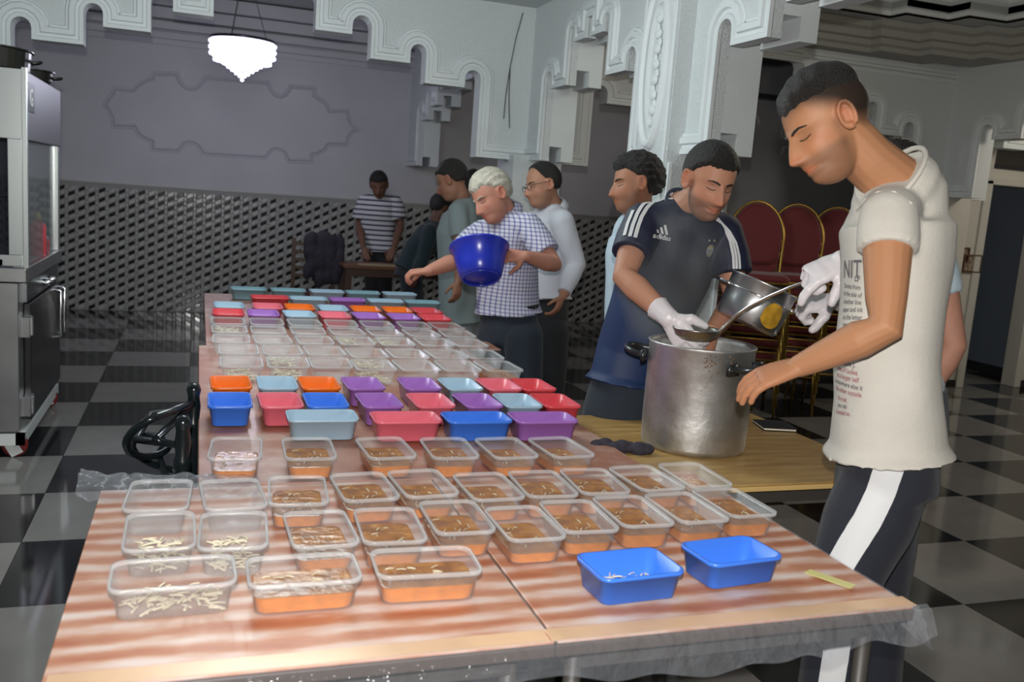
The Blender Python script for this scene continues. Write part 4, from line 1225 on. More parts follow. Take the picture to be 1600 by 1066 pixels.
def person(name, label, J, cl, vox=.007, skin=None, hairf=None, hairm=None, facepaint=None, hands=None, k=1.0, face_extra=True, female=False):
    """J: joints in world coordinates. cl: clothing spec"""
    skin = SKINC if skin is None else np.array(skin)
    pel, wst, chs, nk = J['pelvis'], J['waist'], J['chest'], J['neck']
    Ls, Rs = J['Ls'], J['Rs']; hs = (J['Lhip'] - J['Rhip']).normalized(); ss = (Ls - Rs).normalized()
    loc = Vector((pel.x, pel.y, 0)); root = empty(name, loc, label, 'person', cl.get('group'))
    H = Head(J['head'], J['hf'], J['hu'], J.get('hk', 1.0), J.get('jaw', 1.0))
    mid = J.get('mid') or (Ls + Rs) / 2; kw = (Ls - Rs).length / 2
    spine = [pel - (wst - pel) * .45, pel, pel.lerp(wst, .55), wst, wst.lerp(chs, .55), chs, chs.lerp(mid, .6), mid, mid.lerp(nk, .5), nk]
    svs = [hs, hs, hs.lerp(ss, .2), hs.lerp(ss, .4), hs.lerp(ss, .7), ss, ss, ss, ss, ss]
    fat = cl.get('fat', 1.0); W_ = kw
    bd = [(.13, .095), (.155, .11), (.145, .10 * fat), (.137, .10 * fat), (.145, .105 * fat), (.155, .112), (W_ * .92, .108), (W_ * .95, .085), (W_ * .55, .06), (.055, .055)]
    bd = [(a * k, b * k * (cl.get('dd', 1) if 5 < i_ < 8 else 1)) for i_, (a, b) in enumerate(bd)]
    # --- body
    bm = bmesh.new(); loft(bm, spine_rings(spine, bd, svs))
    H.grid(bm); H.ears(bm)
    tube(bm, [nk - (H.w((0, -.02, -.07)) - nk) * .08, nk, nk.lerp(H.w((0, -.022, -.06)), .6), H.w((0, -.02, -.02))], [.066 * k * J.get('nkr', 1) * J.get('nb', 1), .060 * k * J.get('nkr', 1), .055 * k * J.get('nkr', 1), .053 * k * J.get('nkr', 1)], 16)
    for s in 'LR':
        sh, el, wr = J[s + 's'], J[s + 'e'], J[s + 'w']
        m1 = sh.lerp(el, .35); m2 = el.lerp(wr, .28)
        tube(bm, [sh, m1, sh.lerp(el, .75), el, m2, el.lerp(wr, .7), wr], [.056 * k, .053 * k, .044 * k, .040 * k, .043 * k, .034 * k, .026 * k], 16)
        hd = J.get(s + 'h')
        if hd: hand(bm, wr, hd['d'], hd['n'], hd.get('t', 1), hd.get('c', .5), hd.get('k', k), 0, hd.get('i'), tc=hd.get('tc', .5))
        hp, kn, an = J[s + 'hip'], J[s + 'k'], J[s + 'a']
        tube(bm, [hp, hp.lerp(kn, .5), kn, kn.lerp(an, .35), an], [.078 * k, .068 * k, .052 * k, .050 * k, .036 * k], 14)
        fdir = J.get('foot', Vector((-1, 0, 0))); tube(bm, [an, Vector((an.x, an.y, .05)), Vector((an.x, an.y, .045)) + fdir * .09, Vector((an.x, an.y, .035)) + fdir * .15], [.038 * k, .038, .034, .024], 10)
    me = remesh(bm, vox, 2, .45)
    co = co_np(me); lc = H.local(co); x, y, z = lc.T; ax = np.abs(x)
    c = np.tile(skin, (len(co), 1)); near = (np.abs(z) < .16) & (ax < .1) & (np.abs(y) < .14)

    def mixc(wt, col):
        nonlocal c
        wt = np.clip(wt, 0, 1)[:, None] * near[:, None]; c = c * (1 - wt) + np.array(col) * wt
    fr_ = (y > .03)
    mixc(.30 * G(ax, z, .045, -.02, .02, .018) * fr_, skin * np.array((1.15, .75, .7)))
    mixc(.5 * G(x, z, 0, -.036, .014, .012) * fr_, skin * np.array((1.1, .72, .66)))
    mixc(.75 * np.exp(-(x / .021) ** 4) * np.exp(-((z + .0635) / .0085) ** 4) * fr_, skin * np.array((.85, .48, .45)))
    mixc(.5 * G(ax, z, .031, .006, .014, .009) * fr_, skin * .62)
    mixc(.55 * np.exp(-((ax - .078) / .016) ** 2) * np.exp(-((y + .006) / .02) ** 2) * np.exp(-(z / .035) ** 2), skin * np.array((1.12, .62, .55)))
    if facepaint: facepaint(mixc, x, y, z, ax, skin)
    # hands slightly redder
    for s in 'LR':
        if J.get(s + 'h'):
            dw = np.linalg.norm(co - np.array(J[s + 'w'] + Vector(J[s + 'h']['d']).normalized() * .1), axis=1); wt = np.clip(1 - dw / .1, 0, 1)[:, None] * .35
            c = c * (1 - wt) + skin * np.array((1.15, .8, .75)) * wt
    paint(me, c)
    body = put(me, 'body', SKIN, root)
    # --- brows, lashes
    if face_extra:
        bc_ = cl.get('brow', BROW); bm = bmesh.new(); bl_ = bmesh.new()
        for sg in (-1, 1):
            pts = [H.w(surf(sg * xx, zz, .0005)) for xx, zz in ((.012, .0185), (.022, .0225), (.034, .024), (.046, .020))]
            tube(bm, pts, [.0028 * H.k, .0034 * H.k, .0028 * H.k, .0014 * H.k], 7)
            pts = [H.w(surf(sg * xx, zz, .0006)) for xx, zz in ((.019, -.0005), (.026, -.0035), (.034, -.0038), (.043, -.0005))]
            tube(bl_, pts, .0013 * H.k, 6)
        finish(bm, 'eyebrow', bc_, root, smooth=True, world=True); finish(bl_, 'eyelash', BROW, root, smooth=True, world=True)
    # --- hair
    if hairf:
        bm = bmesh.new(); H.grid(bm, lambda p, A_, E_: hairf(p, A_, E_), 120, 84, feat=False)
        finish(bm, 'hair', hairm or HAIRB, root, smooth=True, world=True)
    # --- top
    e = cl.get('ease', .018)
    if cl.get('top'):
        bm = bmesh.new(); drop = cl.get('hem', .0); t0 = pel.lerp(spine[0], drop)
        sp = [t0] + spine[1:10]; dm = [(a + e * 1.3, b + e * 1.3) for a, b in bd[:4]] + [(a + e, b + e) for a, b in bd[4:6]] + [(bd[6][0] + e * .8, bd[6][1] + e * .8), (bd[7][0] + e * .5, bd[7][1] + e * .6), (max(bd[8][0], W_ * .72), .088 * k), (cl.get('cr', .082) * k, cl.get('cr', .082) * .94 * k)]
        dm[0] = dm[1]
        dm[0] = (dm[0][0] + .012, dm[0][1] + .014)
        if cl.get('flare'): dm[0] = (dm[1][0] + cl['flare'], dm[1][1] + cl['flare'])
        sv_ = [hs] + svs[1:10]
        if drop < 0: sp, dm, sv_ = [sp[0]] + sp[2:], [dm[0]] + dm[2:], [sv_[0]] + sv_[2:]
        loft(bm, spine_rings(sp, dm, sv_, 32))
        tube(bm, [chs.lerp(mid, .45), mid.lerp(nk, .45), nk + (H.c - nk).normalized() * .006], [.108 * k, .100 * k, .080 * k], 24, caps=False)
        for s in 'LR': tube(bm, [mid.lerp(nk, .55), J[s + 's'].lerp(mid, .35), J[s + 's']], [.072 * k, .070 * k, cl.get('shr', .066) * k], 18)
        if cl.get('cr'):
            ax0 = (H.c - nk).normalized(); tube(bm, [nk - ax0 * .085, nk - ax0 * .04, nk + ax0 * .002], [cl['cr'] * .80, cl['cr'] * 1.02, cl['cr'] * 1.0], 24, caps=False); tube(bm, [nk - ax0 * .055, chs.lerp(mid, .15)], [cl['cr'] * .92, cl['cr'] * 1.22], 24)
        sl = cl.get('sleeve', .6)
        for s in 'LR':
            sh, el, wr = J[s + 's'], J[s + 'e'], J[s + 'w']
            if sl <= 1:
                en = sh.lerp(el, sl); r_ = cl.get('sr', .066) * k
                tube(bm, [sh + (mid - sh) * .12, sh, sh.lerp(en, .5), en], [.062 * k, cl.get('shr', .066) * k, r_ * 1.02, r_], 18, caps=False)
            else:
                en = el.lerp(wr, sl - 1); tube(bm, [sh + (mid - sh) * .12, sh, sh.lerp(el, .5), el, el.lerp(en, .5), en], [.066 * k, .070 * k, .066 * k, .060 * k, .056 * k, .044 * k], 16, caps=False)
            ball(bm, sh, cl.get('shr', .066) * .97 * k, 10)
        me = remesh(bm, cl.get('vox', .008), cl.get('sm', 6)); add_folds(me, cl.get('fold', .004), cl.get('fs', 9), len(name), cl.get('fax', (1, 1, .6)))
        if cl.get('paint'): paint(me, cl['paint'](co_np(me)))
        top = put(me, 'shirt', cl['top'], root); J['_shirt'] = (me, top)
        if cl.get('collar'):
            bm = bmesh.new(); ax_ = (H.c - nk).normalized(); s_ = (ss - ax_ * ss.dot(ax_)).normalized(); f_ = ax_.cross(s_)
            n_ = 24; rr = []
            for i in range(n_):
                a = 2 * math.pi * i / n_; cr_ = (cl['cr'] / 1.02 if cl.get('cr') else .070); q = s_ * math.cos(a) * cr_ * k + f_ * math.sin(a) * cr_ * k
                rr.append((q, a))
            if cl['collar'] == 'fold':
                rings = []
                for q, a in rr:
                    q1 = q * 1.03; rings.append([nk + q * .95 - ax_ * .005, nk + q * .93 + ax_ * .034, nk + q * 1.02 + ax_ * .036, nk + q * 1.26 - ax_ * .012, nk + q * 1.22 - ax_ * .016, nk + q * 1.0 + ax_ * .024])
                rings.append(rings[0]); R_ = [[bm.verts.new(p) for p in r] for r in rings[:-1]]; R_.append(R_[0])
                for a_, b_ in zip(R_, R_[1:]):
                    for i in range(6): bm.faces.new((a_[i], a_[(i + 1) % 6], b_[(i + 1) % 6], b_[i]))
            else:
                tube(bm, [nk + q * 1.02 + ax_ * .004 for q, a in rr] + [nk + rr[0][0] * 1.02 + ax_ * .004], .0062 * k, 8, caps=False)
            finish(bm, 'collar', cl.get('collarm', cl['top']), root, smooth=True, world=True)
    # --- trousers
    if cl.get('bottom'):
        bm = bmesh.new(); e2 = cl.get('ease2', .016)
        loft(bm, spine_rings([pel - (wst - pel) * .58, pel - (wst - pel) * .1, pel.lerp(wst, .3), pel.lerp(wst, .62)], [(.135 * k + e2, .095 * k + e2), (.155 * k + e2 * .7, .108 * k + e2 * .7), (.150 * k + e2 * .5, .105 * k + e2 * .5), (.141 * k + e2 * .4, .10 * k + e2 * .4)], [hs] * 4))
        lw = cl.get('legw', 1.0)
        for s in 'LR':
            hp, kn, an = J[s + 'hip'], J[s + 'k'], J[s + 'a']
            tube(bm, [hp, hp.lerp(kn, .5), kn, kn.lerp(an, .5), an], [(.094 + e2 * .6) * k, (.084 + e2 * .5) * k * lw, (.070 + e2 * .4) * k * lw, (.064 + e2 * .4) * k * lw, (.062 + e2 * .2) * k * lw], 18)
        me = remesh(bm, .009, 6); add_folds(me, .004, 8, 5, (1, 1, .5)); tr_ = put(me, 'trousers', cl['bottom'], root); J['_trousers'] = (me, tr_)
        if cl.get('belt'):
            bm = bmesh.new(); c0 = pel.lerp(wst, .52); t_ = (wst - pel).normalized()
            R_ = spine_rings([c0 - t_ * .018, c0 - t_ * .016, c0 + t_ * .016, c0 + t_ * .018], [(.150 * k + e2, .105 * k + e2), (.156 * k + e2, .111 * k + e2), (.155 * k + e2, .110 * k + e2), (.149 * k + e2, .104 * k + e2)], [hs] * 4)
            loft(bm, R_); finish(bm, 'belt', cl['belt'], root, world=True)
        for s in 'LR':
            an = J[s + 'a']; fdir = J.get('foot', Vector((-1, 0, 0))).normalized(); sd = Vector((-fdir.y, fdir.x, 0)); bm = bmesh.new(); b0 = Vector((an.x, an.y, 0))
            R_ = []
            for t, hw, h0, h1 in ((-.075, .028, .012, .07), (-.06, .038, .0, .085), (0, .040, 0, .095), (.07, .045, 0, .075), (.13, .048, 0, .052), (.18, .042, .002, .042), (.205, .024, .01, .03)):
                R_.append(ring(b0 + fdir * t + Vector((0, 0, (h0 + h1) / 2 + .002)), sd, Vector((0, 0, 1)), hw, (h1 - h0) / 2, 16, 2.8))
            loft(bm, R_); finish(bm, 'shoe', cl.get('shoe', SHOE), root, smooth=True, world=True)
    # --- gloves
    for s in 'LR':
        hd = J.get(s + 'h')
        if hd and hd.get('glove'):
            bm = bmesh.new(); ball(bm, J[s + 'w'], .0305 * k, 12); hand(bm, J[s + 'w'], hd['d'], hd['n'], hd.get('t', 1), hd.get('c', .5), hd.get('k', k), .0042, hd.get('i'), tc=hd.get('tc', .5))
            el, wr = J[s + 'e'], J[s + 'w']; dn = (el - wr).normalized()
            tube(bm, [wr - dn * .01, wr + dn * .03, wr + dn * .06, wr + dn * .064], [.031 * k, .034 * k, .039 * k, .041 * k], 16, caps=False)
            me = remesh(bm, .0035, 2, .4); add_folds(me, .0012, 45, 3); put(me, 'glove', GLOVE, root)
    J['_root'] = root; J['_H'] = H
    return root, H


SKIN = mat('skin', attr='Col', rough=.55, spec=.35, sub=.08, bump=.06, bscale=220)
BROW = mat('dark_brow', (.015, .010, .008), .6)
HAIRB = mat('black_hair', (.010, .008, .007), .5, bump=.9, bscale=240)
HAIRG = mat('grey_hair', (.50, .46, .38), .55, var=.25, vscale=30, bump=.9, bscale=160)
SHOE = mat('black_shoe', (.02, .02, .02), .4)
GLOVE = mat('latex_glove', (.68, .64, .66), .38, bump=.1, bscale=90, sub=.1)


def cloth(name, col, rough=.85, bscale=300, var=.05, **kw): return mat(name, col, rough, bump=.25, bscale=bscale, var=var, vscale=6, sheen=.1, **kw)


NAVY = cloth('navy_trousers', (.012, .014, .024)); JEANS = cloth('dark_jeans', (.014, .022, .036), var=.25); BLKT = cloth('black_trousers', (.012, .013, .016))


def ss_(a, b, x): t = np.clip((x - a) / (b - a), 0, 1); return t * t * (3 - 2 * t)


def hair_short(front=.060, thick=.010, side=.0, nape=-.045, curl=0., fade=0.):
    """hair thickness over the head: negative means under the skin"""
    def f(p, A_, E_):
        x, y, z = p[..., 0], p[..., 1], p[..., 2]
        # hairline height as a function of y (front high, behind the ear low)
        line = np.interp(y, [-.11, -.04, -.01, .01, .03, .05, .07, .095], [nape, nape + .005, .012, .024, .046, .062, front - .002, front])
        line = line + .0025 * np.sin(x * 230 + 1) * np.sin(y * 260)
        t = ss_(-.004, .016, z - line) * (thick + .006) - .006
        t = t + (t > -.002) * .0014 * np.sin(x * 310 + 2 * np.sin(z * 200)) * np.sin(z * 280 + 2 * np.sin(y * 240))
        if curl:
            t = t + (t > 0) * curl * (np.sin(x * 190 + 2 * np.sin(z * 140)) * np.sin(y * 170 + 1.5 * np.sin(x * 160)) + .5 * np.sin(z * 260 + x * 90))
        return t
    return f


def stub(mixc, x, y, z, ax, skin, w_=.45, col=(.06, .045, .04)):
    b = ss_(-.030, -.052, z) * ss_(-.012, .02, y) * (1 - np.exp(-(x / .024) ** 4) * np.exp(-((z + .063) / .008) ** 4)) + .8 * np.exp(-((ax - .068) / .014) ** 2) * np.exp(-((y - .012) / .013) ** 2) * ss_(.02, -.01, z)
    mixc(w_ * b, col)


# ============ man in white T-shirt ladling (nearest)
D = 2.13
J1 = dict(pelvis=P(1386, 690, 2.26), waist=P(1383, 560, 2.24), chest=P(1400, 405, 2.22), neck=P(1396, 284, 2.17), mid=P(1400, 328, 2.22),
          nkr=1.12, nb=1.17, jaw=.90, head=P(1291, 196, 2.13), hf=V(-.82, .50, -.12), hu=V(-.50, -.86, .02), hk=1.07,
          Ls=P(1388, 334, 2.07), Rs=P(1378, 322, 2.38), Le=P(1384, 512, 1.99), Lw=P(1247, 573, 2.10),
          Re=P(1352, 452, 2.52), Rw=P(1314, 408, 2.50),
          Lh=dict(d=V(-.93, .32, .18), n=V(-.25, -.85, -.45), t=-1, c=.42, tc=.5, k=1.04), Rh=dict(d=V(-.88, .44, .0), n=V(-.32, -.72, -.6), t=1, c=1.35, i=.42, glove=True, tc=.9, k=1.08),
          Lhip=P(1386, 742, 2.235), Rhip=P(1372, 740, 2.34), Lk=P(1324, 900, 2.20), Rk=P(1368, 915, 2.42), foot=Vector((-1, .1, 0)))
for s in 'LR': kk = J1[s + 'k']; J1[s + 'a'] = Vector((kk.x + .02, kk.y - .03, .09))
J1['La'] = Vector((J1['Lk'].x - .01, J1['Lk'].y, .09))


def fp1(mixc, x, y, z, ax, skin):
    stub(mixc, x, y, z, ax, skin, .6, (.13, .065, .04))
    ln = np.interp(y, [-.11, -.04, -.012, .008, .03, .05], [-.06, -.045, .002, .015, .032, .05])
    mixc(.97 * ss_(-.014, .042, z - ln) * (y < .08), (.016, .012, .010))


TEE = cloth('ecru_slub_jersey', (.54, .515, .46), .9, var=.10)
c1 = dict(top=TEE, bottom=NAVY, sleeve=.33, sr=.064, shr=.062, dd=1.12, ease=.016, hem=.30, collar='rib', nr=.078, fold=.004, fs=9, vox=.006, legw=1.12, flare=.022, cr=.096, sm=9)


def h1(p, A_, E_):
    x, y, z = p[..., 0], p[..., 1], p[..., 2]
    line = np.interp(y, [-.11, -.05, 0, .03, .06, .085, .1], [.035, .040, .052, .054, .054, .052, .052])
    return ss_(-.01, .04, z - line) * .021 - .008 + (z > .06) * .0022 * np.sin(x * 160) * np.sin(y * 150)


P1, H1 = person('person', 'young man in a cream printed T-shirt and navy track trousers with white stripe, ladling', J1, c1, .0035, skin=(.40, .19, .095), hairf=h1, facepaint=fp1, k=1.0)

# ============ man in navy football shirt behind the stockpot
J2 = dict(pelvis=P(978, 640, 3.42), waist=P(995, 545, 3.40), chest=P(1040, 425, 3.28), neck=P(1070, 325, 3.14),
          head=P(1109, 284, 3.02), hf=V(.24, .50, -.83), hu=V(.22, -.86, -.35), hk=1.03,
          Rs=P(1003, 345, 3.13), Ls=P(1132, 362, 3.20), Re=P(975, 432, 3.02), Rw=P(1046, 498, 2.86),
          Le=P(1150, 470, 3.16), Lw=P(1112, 520, 2.93),
          Rh=dict(d=V(.50, .75, -.2), n=V(-.75, -.45, -.4), t=1, c=.6, glove=True, tc=.6), Lh=dict(d=V(-.3, .8, -.3), n=V(.6, -.3, -.4), t=-1, c=.6),
          Rhip=P(950, 660, 3.40), Lhip=P(1005, 655, 3.48), Rk=P(945, 800, 3.38), Lk=P(1000, 800, 3.46), foot=Vector((.1, -1, 0)))
for s in 'LR': kk = J2[s + 'k']; J2[s + 'a'] = Vector((kk.x, kk.y + .03, .09))


def fp2(mixc, x, y, z, ax, skin): stub(mixc, x, y, z, ax, skin, .55, (.075, .05, .04))


NV = mat('football_shirt', attr='Col', rough=.6, bump=.15, bscale=350)


def pt2(co):
    c = np.tile(np.array((.010, .028, .095)), (len(co), 1))
    # darker yoke over the upper chest
    up2 = np.array(J2['neck'] - J2['waist']); up2 = up2 / np.linalg.norm(up2); t = (co - np.array(J2['waist'])) @ up2
    m = ss_(.20, .23, t)[:, None]; return c * (1 - m) + np.array((.008, .012, .035)) * m


c2 = dict(top=NV, paint=pt2, bottom=JEANS, sleeve=.62, sr=.070, ease=.014, hem=-.95, cr=.076, collar='rib', collarm=NV if False else mat('navy_rib', (.012, .02, .05), .7), nr=.072, fold=.005, fs=8, vox=.006)
P2, H2_ = person('person', 'man in a navy football shirt with white shoulder stripes, leaning over the stockpot', J2, c2, .0036, skin=(.44, .215, .135),
                 hairf=hair_short(.062, .010, .0, -.05), facepaint=fp2)

# ============ curly-haired man in profile behind him
J3 = dict(pelvis=P(985, 560, 4.05), waist=P(985, 470, 4.05), chest=P(988, 400, 4.04), neck=P(995, 342, 4.02), head=P(992, 289, 3.95), hf=V(-.95, .10, -.18), hu=V(-.02, -1, 0), hk=1.05,
          Ls=P(985, 365, 3.88), Rs=P(1000, 365, 4.20), Le=P(985, 455, 3.86), Re=P(1000, 455, 4.24), Lw=P(975, 520, 3.84), Rw=P(985, 520, 4.2),
          Lh=dict(d=V(0, 1, 0), n=V(-.3, 0, -1), t=-1, c=.4), Rh=dict(d=V(0, 1, 0), n=V(.3, 0, 1), t=1, c=.4),
          Lhip=P(985, 580, 3.98), Rhip=P(990, 580, 4.14), Lk=P(978, 730, 3.98), Rk=P(985, 730, 4.14), foot=Vector((-1, .2, 0)))
for s in 'LR': kk = J3[s + 'k']; J3[s + 'a'] = Vector((kk.x, kk.y, .09))
person('person', 'dark curly-haired man seen in profile just left of the large white pillar', J3, dict(top=cloth('pale_blue_cloth', (.42, .52, .60)), bottom=JEANS, sleeve=.6, ease=.01, hem=.2, collar='rib', nr=.064, group=None), .007,
       skin=(.33, .15, .085), hairf=hair_short(.062, .022, .004, -.05, .004), facepaint=lambda m, x, y, z, ax, s: stub(m, x, y, z, ax, s, .3))

# ============ balding man with glasses, white shirt
J4 = dict(pelvis=P(850, 492, 5.35), waist=P(850, 440, 5.35), chest=P(858, 385, 5.33), neck=P(866, 326, 5.30), head=P(847, 290, 5.20), hf=V(-.86, .22, -.42), hu=V(-.12, -.98, -.05), hk=1.06,
          Ls=P(878, 345, 5.12), Rs=P(838, 345, 5.42), Le=P(900, 415, 5.15), Lw=P(880, 462, 5.05), Re=P(815, 410, 5.4), Rw=P(800, 450, 5.2),
          Lh=dict(d=V(-.4, .9, 0), n=V(.9, .3, -.3), t=-1, c=.5), Rh=dict(d=V(-.4, .9, -.2), n=V(-.3, 0, .9), t=1, c=.5),
          Lhip=P(862, 520, 5.27), Rhip=P(838, 520, 5.42), Lk=P(862, 630, 5.25), Rk=P(838, 630, 5.4), foot=Vector((-1, -.3, 0)))
for s in 'LR': kk = J4[s + 'k']; J4[s + 'a'] = Vector((kk.x, kk.y, .09))


def h4(p, A_, E_):
    x, y, z = p[..., 0], p[..., 1], p[..., 2]
    line = np.interp(y, [-.11, -.04, -.01, .01, .03, .045, .06, .1], [-.045, -.04, .01, .02, .05, .10, .2, .3])
    return ss_(-.004, .02, z - line) * .016 - .007


P4, H4 = person('person', 'balding man with glasses and a white long-sleeved shirt standing at far pillar', J4,
                dict(top=cloth('white_poplin', (.55, .56, .62)), bottom=BLKT, sleeve=1.92, ease=.022, hem=-.95, collar='fold', fat=1.12, belt=mat('black_leather', (.01, .01, .01), .3), fold=.006, fs=7, nr=.068), .007,
                skin=(.38, .19, .12), hairf=h4, facepaint=lambda m, x, y, z, ax, s: stub(m, x, y, z, ax, s, .2))
bm = bmesh.new()
for sg in (-1, 1):
    pts = [H4.w(Vector((sg * (.031 + .021 * math.cos(a)), .098 - .06 * abs(.021 * math.cos(a) + .031) ** 1.1, .0 + .015 * math.sin(a)))) for a in [2 * math.pi * k_ / 14 for k_ in range(15)]]
    tube(bm, pts, .0016, 6, caps=False); tube(bm, [H4.w((sg * .052, .094, .006)), H4.w((sg * .074, .05, .008)), H4.w((sg * .084, -.006, .010))], .0018, 6)
tube(bm, [H4.w((-.011, .101, .003)), H4.w((0, .107, .006)), H4.w((.011, .101, .003))], .0016, 6)
finish(bm, 'glasses', mat('dark_frame', (.02, .01, .01), .25), P4, smooth=True, world=True)

# ============ elderly man with the blue basin
J5 = dict(pelvis=P(795, 505, 4.75), waist=P(793, 455, 4.72), chest=P(790, 385, 4.66), neck=P(793, 335, 4.60), head=P(768, 307, 4.52), hf=V(-.70, .52, -.50), hu=V(-.42, -.88, -.12), hk=1.08,
          Ls=P(826, 352, 4.50), Rs=P(752, 362, 4.72), Le=P(866, 414, 4.42), Lw=P(822, 400, 4.28), Re=P(712, 408, 4.60), Rw=P(668, 424, 4.50),
          Lh=dict(d=V(-.92, -.02, -.1), n=V(.15, -.55, -.75), t=1, c=.75, tc=.9), Rh=dict(d=V(-.95, .08, -.1), n=V(-.1, -.9, -.3), t=-1, c=1.0, tc=.8),
          Lhip=P(818, 525, 4.68), Rhip=P(775, 525, 4.80), Lk=P(822, 650, 4.66), Rk=P(778, 650, 4.80), foot=Vector((-.9, -.4, 0)))
for s in 'LR': kk = J5[s + 'k']; J5[s + 'a'] = Vector((kk.x, kk.y, .09))


def checks(nt, N, tc):
    sx = N.new('ShaderNodeSeparateXYZ'); nt.links.new(tc.outputs['Object'], sx.inputs[0]); outs = []
    for ax_, sc in (('X', 330), ('Z', 330)):
        m1 = N.new('ShaderNodeMath'); m1.operation = 'MULTIPLY'; m1.inputs[1].default_value = sc; nt.links.new(sx.outputs[ax_], m1.inputs[0])
        s1 = N.new('ShaderNodeMath'); s1.operation = 'SINE'; nt.links.new(m1.outputs[0], s1.inputs[0])
        g1 = N.new('ShaderNodeMath'); g1.operation = 'GREATER_THAN'; g1.inputs[1].default_value = .55; nt.links.new(s1.outputs[0], g1.inputs[0]); outs.append(g1)
    a = N.new('ShaderNodeMath'); a.operation = 'ADD'; nt.links.new(outs[0].outputs[0], a.inputs[0]); nt.links.new(outs[1].outputs[0], a.inputs[1])
    h = N.new('ShaderNodeMath'); h.operation = 'MULTIPLY'; h.inputs[1].default_value = .5; nt.links.new(a.outputs[0], h.inputs[0])
    return ramp(nt, N, h.outputs[0], [(0, (.50, .50, .56)), (.5, (.24, .23, .38)), (1, (.10, .09, .22))])


CHK = node_mat('checked_shirt', checks, rough=.85)


def h5(p, A_, E_):
    x, y, z = p[..., 0], p[..., 1], p[..., 2]; f = hair_short(.054, .011, .0, -.05)(p, A_, E_)
    return f + (f > 0) * .0025 * np.sin(x * 200 + z * 150)


P5, H5 = person('person', 'elderly white-haired man in a checked shirt holding the blue basin', J5,
                dict(top=CHK, bottom=JEANS, sleeve=.72, sr=.074, ease=.020, hem=-.7, collar='fold', fat=1.12, belt=mat('black_leather'), brow=HAIRG, fold=.006, fs=7, nr=.068), .006,
                skin=(.42, .19, .13), hairf=h5, hairm=HAIRG)
BC = P(750, 408, 4.22); bs = empty('basin', BC, 'deep blue plastic basin held tilted by the elderly man', 'basin')
u_ = V(-.06, -.93, .36); s_ = u_.cross(FW).normalized(); Mb = Matrix((s_, u_.cross(s_), u_)).transposed()
bm = bmesh.new(); lathe(bm, [(.001, -.085), (.088, -.085), (.096, -.078), (.110, -.03), (.128, .055), (.140, .062), (.142, .068), (.136, .072), (.124, .066), (.105, -.028), (.09, -.074), (.001, -.078)], n=48, A=Mb)
finish(bm, 'basin_body', mat('blue_basin_plastic', (.02, .035, .42), .25), bs, smooth=True)
bm = bmesh.new(); lathe(bm, [(.080, -.085), (.080, -.092), (.086, -.092), (.086, -.085)], n=40, A=Mb); finish(bm, 'foot_ring', mat('blue_basin_plastic'), bs, smooth=True)

# ============ man in grey behind the elderly man
J6 = dict(pelvis=P(722, 480, 6.15), waist=P(720, 430, 6.12), chest=P(718, 365, 6.08), neck=P(722, 316, 6.05), head=P(705, 282, 5.98), hf=V(-.86, .40, .25), hu=V(-.30, -.94, 0), hk=1.06,
          Ls=P(715, 330, 5.90), Rs=P(738, 332, 6.22), Le=P(722, 395, 5.86), Lw=P(716, 440, 5.80), Re=P(742, 395, 6.28), Rw=P(735, 440, 6.2),
          Lh=dict(d=V(-.1, 1, 0), n=V(.8, 0, -.6), t=-1, c=.5), Rh=dict(d=V(-.1, 1, 0), n=V(.5, 0, .8), t=1, c=.5),
          Lhip=P(718, 500, 6.08), Rhip=P(730, 500, 6.22), Lk=P(716, 590, 6.08), Rk=P(730, 590, 6.22), foot=Vector((-1, -.2, 0)))
for s in 'LR': kk = J6[s + 'k']; J6[s + 'a'] = Vector((kk.x, kk.y, .09))
GRY = cloth('grey_green_cloth', (.17, .21, .22))
person('person', 'man in a long grey tunic with dark hair, behind the elderly man', J6, dict(top=GRY, bottom=GRY, sleeve=.62, ease=.03, hem=1.0, collar='rib', nr=.064, fat=1.05), .008,
       skin=(.26, .13, .085), hairf=hair_short(.060, .010, 0, -.045), face_extra=False)

# ============ dark-haired person partly hidden behind
J7 = dict(pelvis=P(742, 430, 7.6), waist=P(742, 390, 7.6), chest=P(742, 345, 7.6), neck=P(742, 312, 7.6), head=P(742, 290, 7.6), hf=V(.5, .1, .85), hu=V(0, -1, 0), hk=1.0,
          Ls=P(765, 325, 7.6), Rs=P(719, 325, 7.6), Le=P(772, 370, 7.6), Re=P(712, 370, 7.6), Lw=P(770, 410, 7.55), Rw=P(714, 410, 7.55),
          Lh=dict(d=V(0, 1, 0), n=V(1, 0, 0), t=-1, c=.4), Rh=dict(d=V(0, 1, 0), n=V(-1, 0, 0), t=1, c=.4),
          Lhip=P(752, 440, 7.6), Rhip=P(732, 440, 7.6), Lk=P(752, 520, 7.6), Rk=P(732, 520, 7.6), foot=Vector((0, 1, 0)))
for s in 'LR': kk = J7[s + 'k']; J7[s + 'a'] = Vector((kk.x, kk.y, .09))
DK = cloth('black_jacket', (.014, .017, .024))
person('person', 'black-haired man almost hidden behind the white hair of the elderly man', J7, dict(top=DK, bottom=DK, sleeve=1.9, ease=.015, hem=.2, fat=.9), .009, skin=(.26, .13, .085), hairf=hair_short(.055, .014, 0, -.06), face_extra=False)

